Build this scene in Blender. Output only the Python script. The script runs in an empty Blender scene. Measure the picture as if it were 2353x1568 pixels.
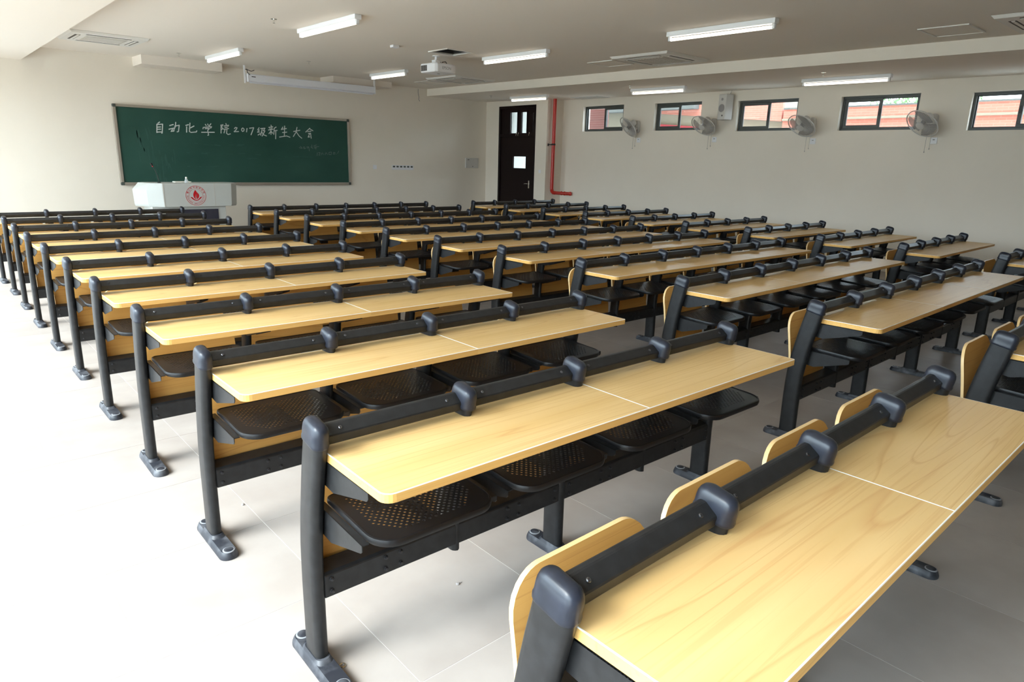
import bpy, bmesh, math, random
from mathutils import Vector, Matrix
random.seed(7)
SC = bpy.context.scene
COL = SC.collection
PI = math.pi

# ------------------------------------------------------------ camera
cy_, cp_, cr_ = 0.73010, 0.25941, 0.02688
fwd = Vector((math.sin(cy_)*math.cos(cp_), math.cos(cy_)*math.cos(cp_), -math.sin(cp_)))
rt0 = Vector((math.cos(cy_), -math.sin(cy_), 0)); up0 = rt0.cross(fwd)
rt = rt0*math.cos(cr_) + up0*math.sin(cr_); up = -rt0*math.sin(cr_) + up0*math.cos(cr_)
cam_d = bpy.data.cameras.new('camera'); cam = bpy.data.objects.new('camera', cam_d); COL.objects.link(cam)
cam_d.sensor_width = 36; cam_d.lens = 36*1544.05/2353; cam_d.shift_y = -0.0008
cam_d.clip_start = 0.05; cam_d.clip_end = 200
m3 = Matrix((rt, up, -fwd)).transposed()
cam.matrix_world = Matrix.Translation((-0.8261, -0.8902, 1.6712)) @ m3.to_4x4()
SC.camera = cam

# ------------------------------------------------------------ sky, daylight, exposure
SKY = 14.0
EXPO = 0.18
TUBE = 3.2
w = bpy.data.worlds.new('sky'); SC.world = w; w.use_nodes = True
wn = w.node_tree.nodes; wl = w.node_tree.links
bg = wn['Background']; bg.inputs['Strength'].default_value = SKY
tc = wn.new('ShaderNodeTexCoord'); sp = wn.new('ShaderNodeSeparateXYZ'); rp = wn.new('ShaderNodeValToRGB')
wl.new(tc.outputs['Generated'], sp.inputs[0]); wl.new(sp.outputs['Z'], rp.inputs[0]); wl.new(rp.outputs[0], bg.inputs['Color'])
rp.color_ramp.elements[0].position = 0.0; rp.color_ramp.elements[0].color = (0.76, 0.88, 1.0, 1)
rp.color_ramp.elements[1].position = 0.9; rp.color_ramp.elements[1].color = (0.68, 0.84, 1.0, 1)
SC.view_settings.view_transform = 'Standard'; SC.view_settings.look = 'None'
SC.view_settings.gamma = 1.0; SC.view_settings.use_curve_mapping = False
SC.view_settings.exposure = EXPO
try:
    SC.cycles.use_denoising = True
    SC.cycles.diffuse_bounces = 5
    SC.cycles.max_bounces = 10
    SC.cycles.transparent_max_bounces = 12
    SC.cycles.caustics_reflective = False; SC.cycles.caustics_refractive = False
    SC.cycles.sample_clamp_indirect = 8.0
except Exception:
    pass

sun_d = bpy.data.lights.new('sun', 'SUN'); sun_d.energy = 13.0; sun_d.angle = math.radians(34); sun_d.color = (1.0, 0.98, 0.95)
sun = bpy.data.objects.new('sun', sun_d); COL.objects.link(sun); sun.rotation_euler = (math.radians(-3), math.radians(-42), 0)

# ------------------------------------------------------------ room measures (metres)
XL, XR, XD = -1.75, 11.675, 11.13          # window wall, right wall, door wall
YB, YF, YJ = -7.0, 13.73, 11.40            # back wall, blackboard wall, jog beside the door
XBL, XBR = 0.98, 9.22                      # edges of the left and right dropped ceilings
TH = 0.24
def zlow(y): return 3.085 + 0.0075*y
def zmain(y): return 3.250 + 0.0075*y
def zleft(y): return 3.040 + 0.0059*y
LWIN = [(-2.2, 0.32), (0.42, 3.55), (3.65, 6.85), (6.95, 10.15), (10.25, 13.3)]   # daylight windows in the left wall (y from, to)
LWZ = (0.10, 2.85)
RWIN = [(9.49, 10.73, 2.424, 2.995), (7.45, 8.63, 2.411, 2.976), (5.40, 6.63, 2.372, 2.940), (3.37, 4.63, 2.352, 2.918), (1.38, 2.64, 2.326, 2.887)]

for y0, y1 in LWIN:                         # light portals: help the sampler find the real windows, give no light themselves
    ld = bpy.data.lights.new('window_portal', 'AREA'); ld.shape = 'RECTANGLE'
    ld.size = LWZ[1]-LWZ[0]; ld.size_y = y1-y0; ld.cycles.is_portal = True
    lo = bpy.data.objects.new('window_portal', ld); COL.objects.link(lo)
    lo.location = (XL-TH-0.02, (y0+y1)/2, sum(LWZ)/2); lo.rotation_euler = (0, -PI/2, 0)

# ------------------------------------------------------------ materials
def mat(name, col, rough=0.5, metal=0.0, spec=0.5, emit=None, es=0.0, coat=0.0):
    m = bpy.data.materials.new(name); m.use_nodes = True
    b = m.node_tree.nodes['Principled BSDF']
    b.inputs['Base Color'].default_value = (*col, 1); b.inputs['Roughness'].default_value = rough
    b.inputs['Metallic'].default_value = metal; b.inputs['Specular IOR Level'].default_value = spec
    b.inputs['Coat Weight'].default_value = coat
    if emit: b.inputs['Emission Color'].default_value = (*emit, 1); b.inputs['Emission Strength'].default_value = es
    return m
def noise_mix(m, c1, c2, scale=(1,1,1), nscale=5.0, detail=4.0, lo=0.35, hi=0.65, bump=0.0, random_shift=False, rough=None):
    nt = m.node_tree; N = nt.nodes; L = nt.links; b = N['Principled BSDF']
    t = N.new('ShaderNodeTexCoord'); mp = N.new('ShaderNodeMapping'); mp.inputs['Scale'].default_value = scale
    L.new(t.outputs['Object'], mp.inputs['Vector'])
    if random_shift:
        oi = N.new('ShaderNodeObjectInfo'); mu = N.new('ShaderNodeVectorMath'); mu.operation = 'SCALE'; mu.inputs['Scale'].default_value = 37.0
        cb = N.new('ShaderNodeCombineXYZ'); L.new(oi.outputs['Random'], cb.inputs[0]); L.new(oi.outputs['Random'], cb.inputs[1])
        L.new(cb.outputs[0], mu.inputs[0]); L.new(mu.outputs[0], mp.inputs['Location'])
    nz = N.new('ShaderNodeTexNoise'); nz.inputs['Scale'].default_value = nscale; nz.inputs['Detail'].default_value = detail
    L.new(mp.outputs[0], nz.inputs['Vector'])
    r = N.new('ShaderNodeValToRGB'); r.color_ramp.elements[0].position = lo; r.color_ramp.elements[1].position = hi
    r.color_ramp.elements[0].color = (*c1, 1); r.color_ramp.elements[1].color = (*c2, 1)
    L.new(nz.outputs[0], r.inputs[0]); L.new(r.outputs[0], b.inputs['Base Color'])
    if bump:
        bp = N.new('ShaderNodeBump'); bp.inputs['Strength'].default_value = bump; bp.inputs['Distance'].default_value = 0.002
        L.new(nz.outputs[0], bp.inputs['Height']); L.new(bp.outputs[0], b.inputs['Normal'])
    return nz, r
def wood(name, base, dark, line, rough, sc=(1.1, 22, 22)):
    m = mat(name, base, rough, spec=0.5)
    nt = m.node_tree; N = nt.nodes; L = nt.links; b = N['Principled BSDF']; b.inputs['IOR'].default_value = 1.16
    t = N.new('ShaderNodeTexCoord'); oi = N.new('ShaderNodeObjectInfo')
    mu = N.new('ShaderNodeMath'); mu.operation = 'MULTIPLY'; mu.inputs[1].default_value = 53.0
    cb = N.new('ShaderNodeCombineXYZ'); L.new(oi.outputs['Random'], mu.inputs[0]); L.new(mu.outputs[0], cb.inputs[0]); L.new(mu.outputs[0], cb.inputs[2]); L.new(mu.outputs[0], cb.inputs[1])
    ad = N.new('ShaderNodeVectorMath'); ad.operation = 'ADD'; L.new(t.outputs['Object'], ad.inputs[0]); L.new(cb.outputs[0], ad.inputs[1])
    def branch(scale, nscale, det, dist):
        mp = N.new('ShaderNodeMapping'); mp.inputs['Scale'].default_value = scale; L.new(ad.outputs[0], mp.inputs['Vector'])
        nz = N.new('ShaderNodeTexNoise'); nz.inputs['Scale'].default_value = nscale; nz.inputs['Detail'].default_value = det; nz.inputs['Distortion'].default_value = dist
        L.new(mp.outputs[0], nz.inputs['Vector']); return nz
    n1 = branch((0.55, 5, 5), 1.3, 3, 0.3)                      # broad tone
    n2 = branch((1.2, 60, 60), 1.5, 4, 0.0)                     # fine pores
    # long cathedral lines: bands of a slow noise
    n3 = branch((0.22, 3.4, 3.4), 1.0, 1.5, 0.3)
    mm = N.new('ShaderNodeMath'); mm.operation = 'MULTIPLY'; mm.inputs[1].default_value = 15.0; L.new(n3.outputs[0], mm.inputs[0])
    fr = N.new('ShaderNodeMath'); fr.operation = 'FRACT'; L.new(mm.outputs[0], fr.inputs[0])
    r3 = N.new('ShaderNodeValToRGB'); e = r3.color_ramp.elements; e[0].position = 0.0; e[0].color = (0,0,0,1); e[1].position = 0.86; e[1].color = (0,0,0,1)
    x = e.new(0.95); x.color = (1,1,1,1); x = e.new(1.0); x.color = (0,0,0,1)
    L.new(fr.outputs[0], r3.inputs[0])
    r1 = N.new('ShaderNodeValToRGB'); r1.color_ramp.elements[0].position = 0.3; r1.color_ramp.elements[1].position = 0.7
    r1.color_ramp.elements[0].color = (*dark, 1); r1.color_ramp.elements[1].color = (*base, 1); L.new(n1.outputs[0], r1.inputs[0])
    r2 = N.new('ShaderNodeValToRGB'); r2.color_ramp.elements[0].position = 0.34; r2.color_ramp.elements[1].position = 0.46
    r2.color_ramp.elements[0].color = (1,1,1,1); r2.color_ramp.elements[1].color = (0,0,0,1); L.new(n2.outputs[0], r2.inputs[0])
    mx = N.new('ShaderNodeMix'); mx.data_type = 'RGBA'; L.new(r1.outputs[0], mx.inputs[6]); mx.inputs[7].default_value = (*line, 1)
    k = N.new('ShaderNodeMath'); k.operation = 'MULTIPLY'; k.inputs[1].default_value = 0.22; L.new(r2.outputs[0], k.inputs[0]); L.new(k.outputs[0], mx.inputs[0])
    mx2 = N.new('ShaderNodeMix'); mx2.data_type = 'RGBA'; L.new(mx.outputs[2], mx2.inputs[6]); mx2.inputs[7].default_value = (*line, 1)
    k2 = N.new('ShaderNodeMath'); k2.operation = 'MULTIPLY'; k2.inputs[1].default_value = 0.36; L.new(r3.outputs[0], k2.inputs[0]); L.new(k2.outputs[0], mx2.inputs[0])
    L.new(mx2.outputs[2], b.inputs['Base Color'])
    return m
M = {}
M['wall'] = mat('wall_paint', (0.80, 0.765, 0.70), 0.85, spec=0.2); noise_mix(M['wall'], (0.81,0.735,0.63), (0.83,0.755,0.65), nscale=1.5, bump=0.02)
M['ceil'] = mat('ceiling_paint', (0.82, 0.74, 0.65), 0.9, spec=0.1)
M['floor'] = mat('floor_tile', (0.5,0.47,0.44), 0.42, spec=0.5); M['floor'].node_tree.nodes['Principled BSDF'].inputs['IOR'].default_value = 1.22; noise_mix(M['floor'], (0.325,0.288,0.262), (0.388,0.352,0.325), scale=(1,1,1), nscale=3.0, detail=6, lo=0.3, hi=0.7, random_shift=True)
M['grout'] = mat('tile_grout', (0.72,0.70,0.68), 0.9)
M['desk'] = wood('desk_laminate', (0.72,0.487,0.222), (0.64,0.408,0.163), (0.47,0.215,0.07), 0.36)
M['band'] = wood('edge_banding', (0.76,0.46,0.155), (0.68,0.38,0.115), (0.50,0.24,0.07), 0.4)
M['ply'] = wood('backrest_ply', (0.70,0.385,0.115), (0.62,0.32,0.085), (0.42,0.18,0.05), 0.4)
M['plyedge'] = mat('backrest_edge', (0.70,0.475,0.22), 0.45)
M['white'] = mat('white_trim', (0.9,0.86,0.78), 0.5)
M['steel'] = mat('black_powder_coat', (0.010,0.010,0.012), 0.38, spec=0.38); noise_mix(M['steel'], (0.010,0.010,0.0105), (0.017,0.017,0.018), nscale=30, bump=0.03)
M['cap'] = mat('dark_blue_plastic', (0.024,0.028,0.040), 0.34, spec=0.42); noise_mix(M['cap'], (0.009,0.011,0.018), (0.021,0.024,0.036), nscale=18, lo=0.4, hi=0.75)
M['foot'] = mat('dusty_dark_plastic', (0.04,0.045,0.055), 0.5); noise_mix(M['foot'], (0.018,0.020,0.027), (0.12,0.125,0.14), nscale=14, detail=8, lo=0.48, hi=0.8, random_shift=True)
M['ring'] = mat('worn_grey_ring', (0.25,0.26,0.28), 0.5)
M['seat'] = mat('black_seat_steel', (0.007,0.0065,0.007), 0.42, spec=0.35)
M['screw'] = mat('dark_zinc_screw', (0.16,0.16,0.17), 0.35, metal=1.0)
M['bolt'] = mat('black_bolt', (0.012,0.012,0.014), 0.3)
M['board'] = mat('green_blackboard', (0.020,0.085,0.062), 0.55, spec=0.35); noise_mix(M['board'], (0.014,0.060,0.044), (0.026,0.085,0.064), scale=(1,1,1.6), nscale=0.9, detail=5, lo=0.35, hi=0.75)
M['alum'] = mat('champagne_aluminium', (0.44,0.39,0.33), 0.35, metal=0.6)
M['corner'] = mat('dark_green_plastic', (0.06,0.07,0.06), 0.4)
M['chalk'] = mat('white_chalk', (0.62,0.65,0.62), 0.95)
M['faint'] = mat('faint_chalk', (0.13,0.17,0.155), 0.95)
M['smear'] = mat('chalk_dust', (0.036,0.095,0.075), 0.95)
M['lect'] = mat('lectern_grey_steel', (0.52,0.53,0.50), 0.4, spec=0.4)
M['lectdoor'] = mat('lectern_dark_door', (0.035,0.037,0.055), 0.35)
M['red'] = mat('emblem_red', (0.55,0.005,0.012), 0.4)
M['redpipe'] = mat('red_pipe_paint', (0.50,0.022,0.012), 0.32, spec=0.5)
M['door'] = mat('dark_brown_door', (0.008,0.003,0.003), 0.35, spec=0.2)
M['chrome'] = mat('satin_chrome', (0.75,0.74,0.7), 0.25, metal=1.0)
M['frame'] = mat('dark_window_frame', (0.055,0.060,0.055), 0.45)
M['plastic'] = mat('white_plastic', (0.80,0.79,0.80), 0.45)
M['gplastic'] = mat('grey_white_plastic', (0.62,0.59,0.55), 0.5)
M['grille'] = mat('speaker_grille', (0.30,0.28,0.27), 0.7)
M['dark'] = mat('black_and_hatch_shade', (0.012,0.011,0.010), 0.8)  # black parts, and the shade coloured into the open hatch
M['black'] = mat('black_rubber', (0.015,0.015,0.015), 0.45)
M['lamp'] = mat('white_lamp_steel', (0.80,0.80,0.80), 0.4)
M['tube'] = mat('lit_tube', (1,1,1), 0.5, emit=(1.0,0.93,0.80), es=TUBE)
M['wire'] = mat('fan_wire', (0.55,0.52,0.48), 0.4, metal=0.2)
M['screen'] = mat('screen_case_white', (0.80,0.80,0.84), 0.4)
M['slot'] = mat('vent_slot_dark', (0.10,0.085,0.07), 0.8)
M['acpanel'] = mat('air_conditioner_white', (0.74,0.70,0.64), 0.6)
M['acgrille'] = mat('air_conditioner_grille', (0.52,0.47,0.40), 0.7)
def glassmat(name, tint=(1,1,1), gl=0.08, extra=0.0):
    m = bpy.data.materials.new(name); m.use_nodes = True; nt = m.node_tree; N = nt.nodes; L = nt.links
    N.remove(N['Principled BSDF']); out = N['Material Output']
    tr = N.new('ShaderNodeBsdfTransparent'); tr.inputs[0].default_value = (*tint, 1)
    g = N.new('ShaderNodeBsdfGlossy'); g.inputs['Roughness'].default_value = 0.02
    fz = N.new('ShaderNodeLayerWeight'); fz.inputs['Blend'].default_value = 0.25
    ma = N.new('ShaderNodeMath'); ma.operation = 'MULTIPLY'; ma.inputs[1].default_value = 0.6; L.new(fz.outputs['Fresnel'], ma.inputs[0])
    mx = N.new('ShaderNodeMixShader'); L.new(ma.outputs[0], mx.inputs[0]); L.new(tr.outputs[0], mx.inputs[1]); L.new(g.outputs[0], mx.inputs[2])
    L.new(mx.outputs[0], out.inputs[0]); return m
M['glass'] = glassmat('window_glass', (0.94,0.96,0.95))
def smoky(name, col, a):
    m = bpy.data.materials.new(name); m.use_nodes = True; nt = m.node_tree; N = nt.nodes; L = nt.links
    b = N['Principled BSDF']; b.inputs['Base Color'].default_value = (*col, 1); b.inputs['Roughness'].default_value = 0.3; b.inputs['Alpha'].default_value = a
    return m
M['blade'] = smoky('smoky_blade_plastic', (0.30,0.28,0.27), 0.75)
M['bottle'] = smoky('clear_bottle_plastic', (0.75,0.80,0.82), 0.45)
def brick(name, c1, c2, mortar, scale=1.0, axes='YZ'):
    m = mat(name, c1, 0.9); nt = m.node_tree; N = nt.nodes; L = nt.links
    t = N.new('ShaderNodeTexCoord'); s = N.new('ShaderNodeSeparateXYZ'); c = N.new('ShaderNodeCombineXYZ')
    L.new(t.outputs['Object'], s.inputs[0]); L.new(s.outputs[axes[0]], c.inputs[0]); L.new(s.outputs[axes[1]], c.inputs[1])
    b = N.new('ShaderNodeTexBrick'); b.inputs['Scale'].default_value = scale; b.inputs['Brick Width'].default_value = 0.24; b.inputs['Row Height'].default_value = 0.062
    b.inputs['Mortar Size'].default_value = 0.005
    b.inputs['Color1'].default_value = (*c1,1); b.inputs['Color2'].default_value = (*c2,1); b.inputs['Mortar'].default_value = (*mortar,1)
    L.new(c.outputs[0], b.inputs['Vector']); L.new(b.outputs['Color'], N['Principled BSDF'].inputs['Base Color']); return m
M['brick'] = brick('salmon_brick', (0.46,0.165,0.12), (0.42,0.145,0.105), (0.48,0.22,0.175))
M['brickdark'] = brick('dark_red_brick', (0.12,0.035,0.028), (0.09,0.03,0.024), (0.15,0.08,0.07), 1.0, 'XZ')
M['cream'] = mat('cream_render', (0.24,0.21,0.16), 0.9)
M['greyroof'] = mat('grey_render', (0.11,0.115,0.11), 0.9)
M['redband'] = mat('red_handrail_paint', (0.25,0.012,0.018), 0.6)
M['corridor'] = mat('corridor_paint', (0.15,0.155,0.145), 0.9)
M['leaf'] = mat('leaf_green', (0.13,0.26,0.09), 0.6)
M['bark'] = mat('bark', (0.12,0.08,0.05), 0.9)
M['paving'] = mat('outside_paving', (0.55,0.54,0.52), 0.9)

# ------------------------------------------------------------ mesh helpers
class MB:
    def __init__(s): s.v = []; s.f = []; s.m = []
    def add(s, vs, fs, mi=0):
        o = len(s.v); s.v += [tuple(v) for v in vs]; s.f += [tuple(i+o for i in f) for f in fs]; s.m += [mi]*len(fs)
    def box(s, x0, x1, y0, y1, z0, z1, mi=0):
        s.add([(x0,y0,z0),(x1,y0,z0),(x1,y1,z0),(x0,y1,z0),(x0,y0,z1),(x1,y0,z1),(x1,y1,z1),(x0,y1,z1)],
              [(3,2,1,0),(4,5,6,7),(0,1,5,4),(1,2,6,5),(2,3,7,6),(3,0,4,7)], mi)
    def hexa(s, p, mi=0):   # 8 points: bottom ring then top ring, both anticlockwise from above
        s.add(p, [(3,2,1,0),(4,5,6,7),(0,1,5,4),(1,2,6,5),(2,3,7,6),(3,0,4,7)], mi)
    def loft(s, rings, caps=True, mi=0):
        n = len(rings[0]); vs = [p for r in rings for p in r]; fs = []
        for k in range(len(rings)-1):
            for i in range(n): j = (i+1) % n; fs.append((k*n+i, k*n+j, (k+1)*n+j, (k+1)*n+i))
        if caps: fs.append(tuple(range(n))[::-1]); fs.append(tuple((len(rings)-1)*n+i for i in range(n)))
        s.add(vs, fs, mi)
    def prism(s, pts, axis, a, b, mi=0):  # polygon in the other two axes extruded along axis from a to b
        def P(u, v, t): return {'x': (t,u,v), 'y': (u,t,v), 'z': (u,v,t)}[axis]
        s.loft([[P(u,v,a) for u,v in pts], [P(u,v,b) for u,v in pts]], True, mi)
    def tube(s, path, r, n=8, mi=0, caps=True):
        P = [Vector(p) for p in path]; rings = []; up = Vector((0,0,1))
        for i, p in enumerate(P):
            d = (P[min(i+1,len(P)-1)] - P[max(i-1,0)]).normalized()
            a = d.cross(up) if abs(d.z) < 0.9 else d.cross(Vector((1,0,0))); a.normalize(); b = d.cross(a)
            rr = r[i] if isinstance(r, (list,tuple)) else r
            rings.append([p + a*rr*math.cos(2*PI*k/n) + b*rr*math.sin(2*PI*k/n) for k in range(n)])
        s.loft(rings, caps, mi)
    def lathe(s, prof, c=(0,0,0), n=16, mi=0, axis='z'):
        rings = []
        for r, h in prof:
            ring = []
            for k in range(n):
                a = 2*PI*k/n; x, y, z = r*math.cos(a), r*math.sin(a), h
                if axis == 'x': x, y, z = z, x, y
                if axis == 'y': x, y, z = x, z, y
                ring.append((c[0]+x, c[1]+y, c[2]+z))
            rings.append(ring)
        s.loft(rings, True, mi)
    def mesh(s, name, mats, smooth=False, bevel=0.0, seg=2):
        me = bpy.data.meshes.new(name); me.from_pydata(s.v, [], s.f)
        for m in (mats if isinstance(mats, (list,tuple)) else [mats]): me.materials.append(m)
        me.polygons.foreach_set('material_index', s.m)
        bm = bmesh.new(); bm.from_mesh(me)
        bmesh.ops.recalc_face_normals(bm, faces=bm.faces)
        if bevel: bmesh.ops.bevel(bm, geom=[e for e in bm.edges if e.calc_face_angle(0) > 0.6], offset=bevel, segments=seg, profile=0.6, affect='EDGES', clamp_overlap=True)
        if smooth:
            for f in bm.faces: f.smooth = True
            for e in bm.edges:
                if len(e.link_faces) != 2 or e.calc_face_angle(0) > 0.7: e.smooth = False
        bm.to_mesh(me); bm.free(); return me
    def build(s, name, mats, parent=None, smooth=False, bevel=0.0, seg=2):
        return link(name, s.mesh(name, mats, smooth, bevel, seg), parent)
def link(name, me, parent=None, loc=None, rot=None):
    o = bpy.data.objects.new(name, me); COL.objects.link(o)
    if parent: o.parent = parent
    if loc: o.location = loc
    if rot: o.rotation_euler = rot
    return o
def empty(name, loc=(0,0,0), rz=0, label=None, cat=None, group=None):
    o = bpy.data.objects.new(name, None); COL.objects.link(o); o.location = loc; o.rotation_euler = (0,0,rz); o.empty_display_size = 0.1
    return tag(o, label, cat, group)
def tag(o, label=None, cat=None, group=None, kind=None):
    if label: o['label'] = label
    if cat: o['category'] = cat
    if group: o['group'] = group
    if kind: o['kind'] = kind
    return o
def struct(o, label, cat): return tag(o, label, cat, None, 'structure')
def stadium(w, d, n=6, cx=0, cy=0, r=None):   # rounded rectangle outline, w along x, d along y
    r = min(w, d)/2*0.999 if r is None else r; pts = []
    for qx, qy, a0 in ((1,1,0),(-1,1,PI/2),(-1,-1,PI),(1,-1,3*PI/2)):
        for k in range(n+1):
            a = a0 + PI/2*k/n; pts.append((cx+qx*(w/2-r)+r*math.cos(a), cy+qy*(d/2-r)+r*math.sin(a)))
    return pts
def curve_mesh(name, splines, extrude, mats, res=1):   # filled 2D curve with holes -> mesh
    cu = bpy.data.curves.new(name, 'CURVE'); cu.dimensions = '2D'; cu.fill_mode = 'BOTH'; cu.extrude = extrude
    for pts in splines:
        sp = cu.splines.new('POLY'); sp.points.add(len(pts)-1); sp.use_cyclic_u = True
        for p, q in zip(sp.points, pts): p.co = (q[0], q[1], 0, 1)
    ob = bpy.data.objects.new(name, cu); COL.objects.link(ob)
    dg = bpy.context.evaluated_depsgraph_get(); me = bpy.data.meshes.new_from_object(ob.evaluated_get(dg))
    bpy.data.objects.remove(ob); bpy.data.curves.remove(cu)
    me.materials.clear(); me.materials.append(mats); me.name = name; return me
def text_mesh(name, s, size, mat_, extrude=0.0005):
    cu = bpy.data.curves.new(name, 'FONT'); cu.body = s; cu.size = size; cu.align_x = 'CENTER'; cu.align_y = 'CENTER'; cu.extrude = extrude; cu.resolution_u = 3
    ob = bpy.data.objects.new(name, cu); COL.objects.link(ob)
    dg = bpy.context.evaluated_depsgraph_get(); me = bpy.data.meshes.new_from_object(ob.evaluated_get(dg))
    bpy.data.objects.remove(ob); bpy.data.curves.remove(cu)
    me.materials.clear(); me.materials.append(mat_); return me

# ============================================================ THE ROOM
# ---- floor: grout bed and ceramic tiles, 0.655 m module
mb = MB(); mb.box(XL-TH, XR+TH, YB-TH, YF+TH, -0.20, -0.0012)
floor = struct(mb.build('floor', M['grout']), 'pale grey ceramic tile floor with thin light joints', 'floor')
T = 0.655; g = 0.0013
mb = MB(); mb.box(0, T-2*g, 0, T-2*g, -0.0015, 0.0); tile_me = mb.mesh('tile', M['floor'])
cells = []
i0 = math.floor((XL-0.208)/T); i1 = math.ceil((XR-0.208)/T); j0 = math.floor((YB-0.015)/T); j1 = math.ceil((YF-0.015)/T)
for i in range(i0, i1):
    for j in range(j0, j1):
        x, y = 0.208+i*T, 0.015+j*T
        c = Vector((x+T/2, y+T/2, 0)) - cam.location; depth = c.dot(fwd)
        inv = depth > 0.2 and abs(c.dot(rt)/depth) < 0.95 and abs(c.dot(up)/depth) < 0.75
        cells.append((0 if inv else 1, depth if inv else c.length, x, y))
cells.sort(); whole = []; rest = MB()
for k, (a, b, x, y) in enumerate(cells):
    cut = x < XL or y < YB or x+T > XR or y+T > YF
    if k < 300 and not cut:
        link('tile', tile_me, floor, (x+g, y+g, 0))
    else:
        rest.box(max(x+g, XL), min(x+T-g, XR), max(y+g, YB), min(y+T-g, YF), -0.0015, 0.0)
r_ = rest.build('tile_field', M['floor'], floor); r_['kind'] = 'stuff'

# ---- walls
def wall_x(name, x0, x1, ya, yb, z1, holes, label, m=None):   # wall across x0..x1 running along y with rectangular openings (ya,yb,za,zb)
    mb = MB(); hs = sorted(holes); y = ya
    for (a, b, c, d) in hs:
        if a > y: mb.box(x0, x1, y, a, 0, z1)
        mb.box(x0, x1, a, b, 0, c); mb.box(x0, x1, a, b, d, z1); y = b
    mb.box(x0, x1, y, yb, 0, z1)
    return struct(mb.build(name, m or M['wall']), label, 'wall')
ZT = 3.6
wall_x('wall_left', XL-TH, XL, YB-TH, YF+TH, ZT, [(a,b,LWZ[0],LWZ[1]) for a,b in LWIN], 'window wall beside the left aisle, out of frame')
wall_x('wall_right', XR, XR+TH, YB-TH, YJ+TH, ZT, [(a,b,c,d) for a,b,c,d in RWIN], 'cream painted right wall with small high windows')
wall_x('wall_door', XD, XD+TH, YJ, YF+TH, ZT, [(11.80, 13.20, 0, 3.05)], 'cream wall around the dark brown door')
mb = MB(); mb.box(XD+TH, XR+TH, YJ, YJ+TH, 0, ZT); struct(mb.build('wall_jog', M['wall']), 'narrow cream return wall behind the red pipe', 'wall')
mb = MB(); mb.box(XL-TH, XR+TH, YF, YF+TH, 0, ZT); struct(mb.build('wall_front', M['wall']), 'cream front wall behind the green blackboard', 'wall')
mb = MB(); mb.box(XL-TH, XR+TH, YB-TH, YB, 0, ZT); struct(mb.build('wall_back', M['wall']), 'back wall of the room, behind the camera', 'wall')
# ---- ceilings
ya, yb = YB-TH, YF+TH
HX0, HX1, HY0, HY1 = 5.69, 6.13, 8.03, 8.48
mb = MB()
def slab(x0, x1, y0, y1):
    mb.hexa([(x0,y0,zmain(y0)),(x1,y0,zmain(y0)),(x1,y1,zmain(y1)),(x0,y1,zmain(y1)),(x0,y0,ZT),(x1,y0,ZT),(x1,y1,ZT),(x0,y1,ZT)])
slab(XBL-0.3, HX0, ya, yb); slab(HX1, XBR+0.1, ya, yb); slab(HX0, HX1, ya, HY0); slab(HX0, HX1, HY1, yb)
struct(mb.build('ceiling', M['ceil']), 'beige painted main ceiling with the tube lamps', 'ceiling')
mb = MB()
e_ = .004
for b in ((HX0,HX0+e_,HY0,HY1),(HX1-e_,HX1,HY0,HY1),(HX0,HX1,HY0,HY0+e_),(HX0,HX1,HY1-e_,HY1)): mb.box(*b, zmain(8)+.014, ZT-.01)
tag(mb.build('ceiling_shade_lining', M['dark']), 'dark lining that paints the shade inside the open ceiling hatch', 'ceiling', None, 'structure')  # near-black sides put the shade of the open hatch into colour
def soffit(name, x0, x1, zf, label):
    mb = MB(); mb.hexa([(x0,ya,zf(ya)),(x1,ya,zf(ya)),(x1,yb,zf(yb)),(x0,yb,zf(yb)),(x0,ya,ZT-0.05),(x1,ya,ZT-0.05),(x1,yb,ZT-0.05),(x0,yb,ZT-0.05)])
    return struct(mb.build(name, M['wall'] if name == 'trim_1' else M['ceil']), label, 'beam')
soffit('trim_1', XBR, XR+TH, zlow, 'long pale beam face and lower ceiling strip above the right windows')
o = SC.objects['trim_1']; o.data.materials.append(M['ceil'])
for p in o.data.polygons:
    if p.normal.z < -0.5: p.material_index = 1
soffit('trim_2', XL-TH, XBL, zleft, 'bright lower ceiling strip above the left aisle')
mb = MB(); mb.box(XL-TH, XR+TH, ya, yb, ZT, ZT+0.15); struct(mb.build('ceiling_slab', M['dark']), 'structural slab above the ceiling', 'ceiling')
for k, (x0, x1, zb) in enumerate([(2.69, 4.09, 3.195), (6.40, 7.84, 3.225)]):
    mb = MB(); mb.box(x0, x1, 13.12, YF, zb, zmain(13.12)+0.004)
    struct(mb.build('trim_%d' % (3+k), M['ceil']), ['boxed bulkhead on the front wall above the blackboard, left one', 'boxed bulkhead behind the rolled projection screen'][k], 'bulkhead')

# ---- left windows (out of frame, they let the daylight in)
for k, (a, b) in enumerate(LWIN):
    w_ = empty('window_%d' % (k+1), (XL-TH+0.06, (a+b)/2, LWZ[0])); struct(w_, 'large aluminium window in the left wall, out of frame, window %s from the back' % ['first','second','third','fourth','fifth'][k], 'window')
    h = LWZ[1]-LWZ[0]; wd = b-a; mb = MB()
    for (y0,y1,z0,z1) in ((-wd/2,wd/2,0,.05),(-wd/2,wd/2,h-.05,h),(-wd/2,-wd/2+.05,.05,h-.05),(wd/2-.05,wd/2,.05,h-.05),(-.025,.025,.05,h-.05)): mb.box(0,.05,y0,y1,z0,z1)
    mb.build('frame', M['frame'], w_)
    for sgn in (-1,1):
        mb = MB(); y0, y1 = sorted((sgn*.025, sgn*(wd/2-.05))); mb.box(.022,.028,y0,y1,.05,h-.05); mb.build('pane', M['glass'], w_)
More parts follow.
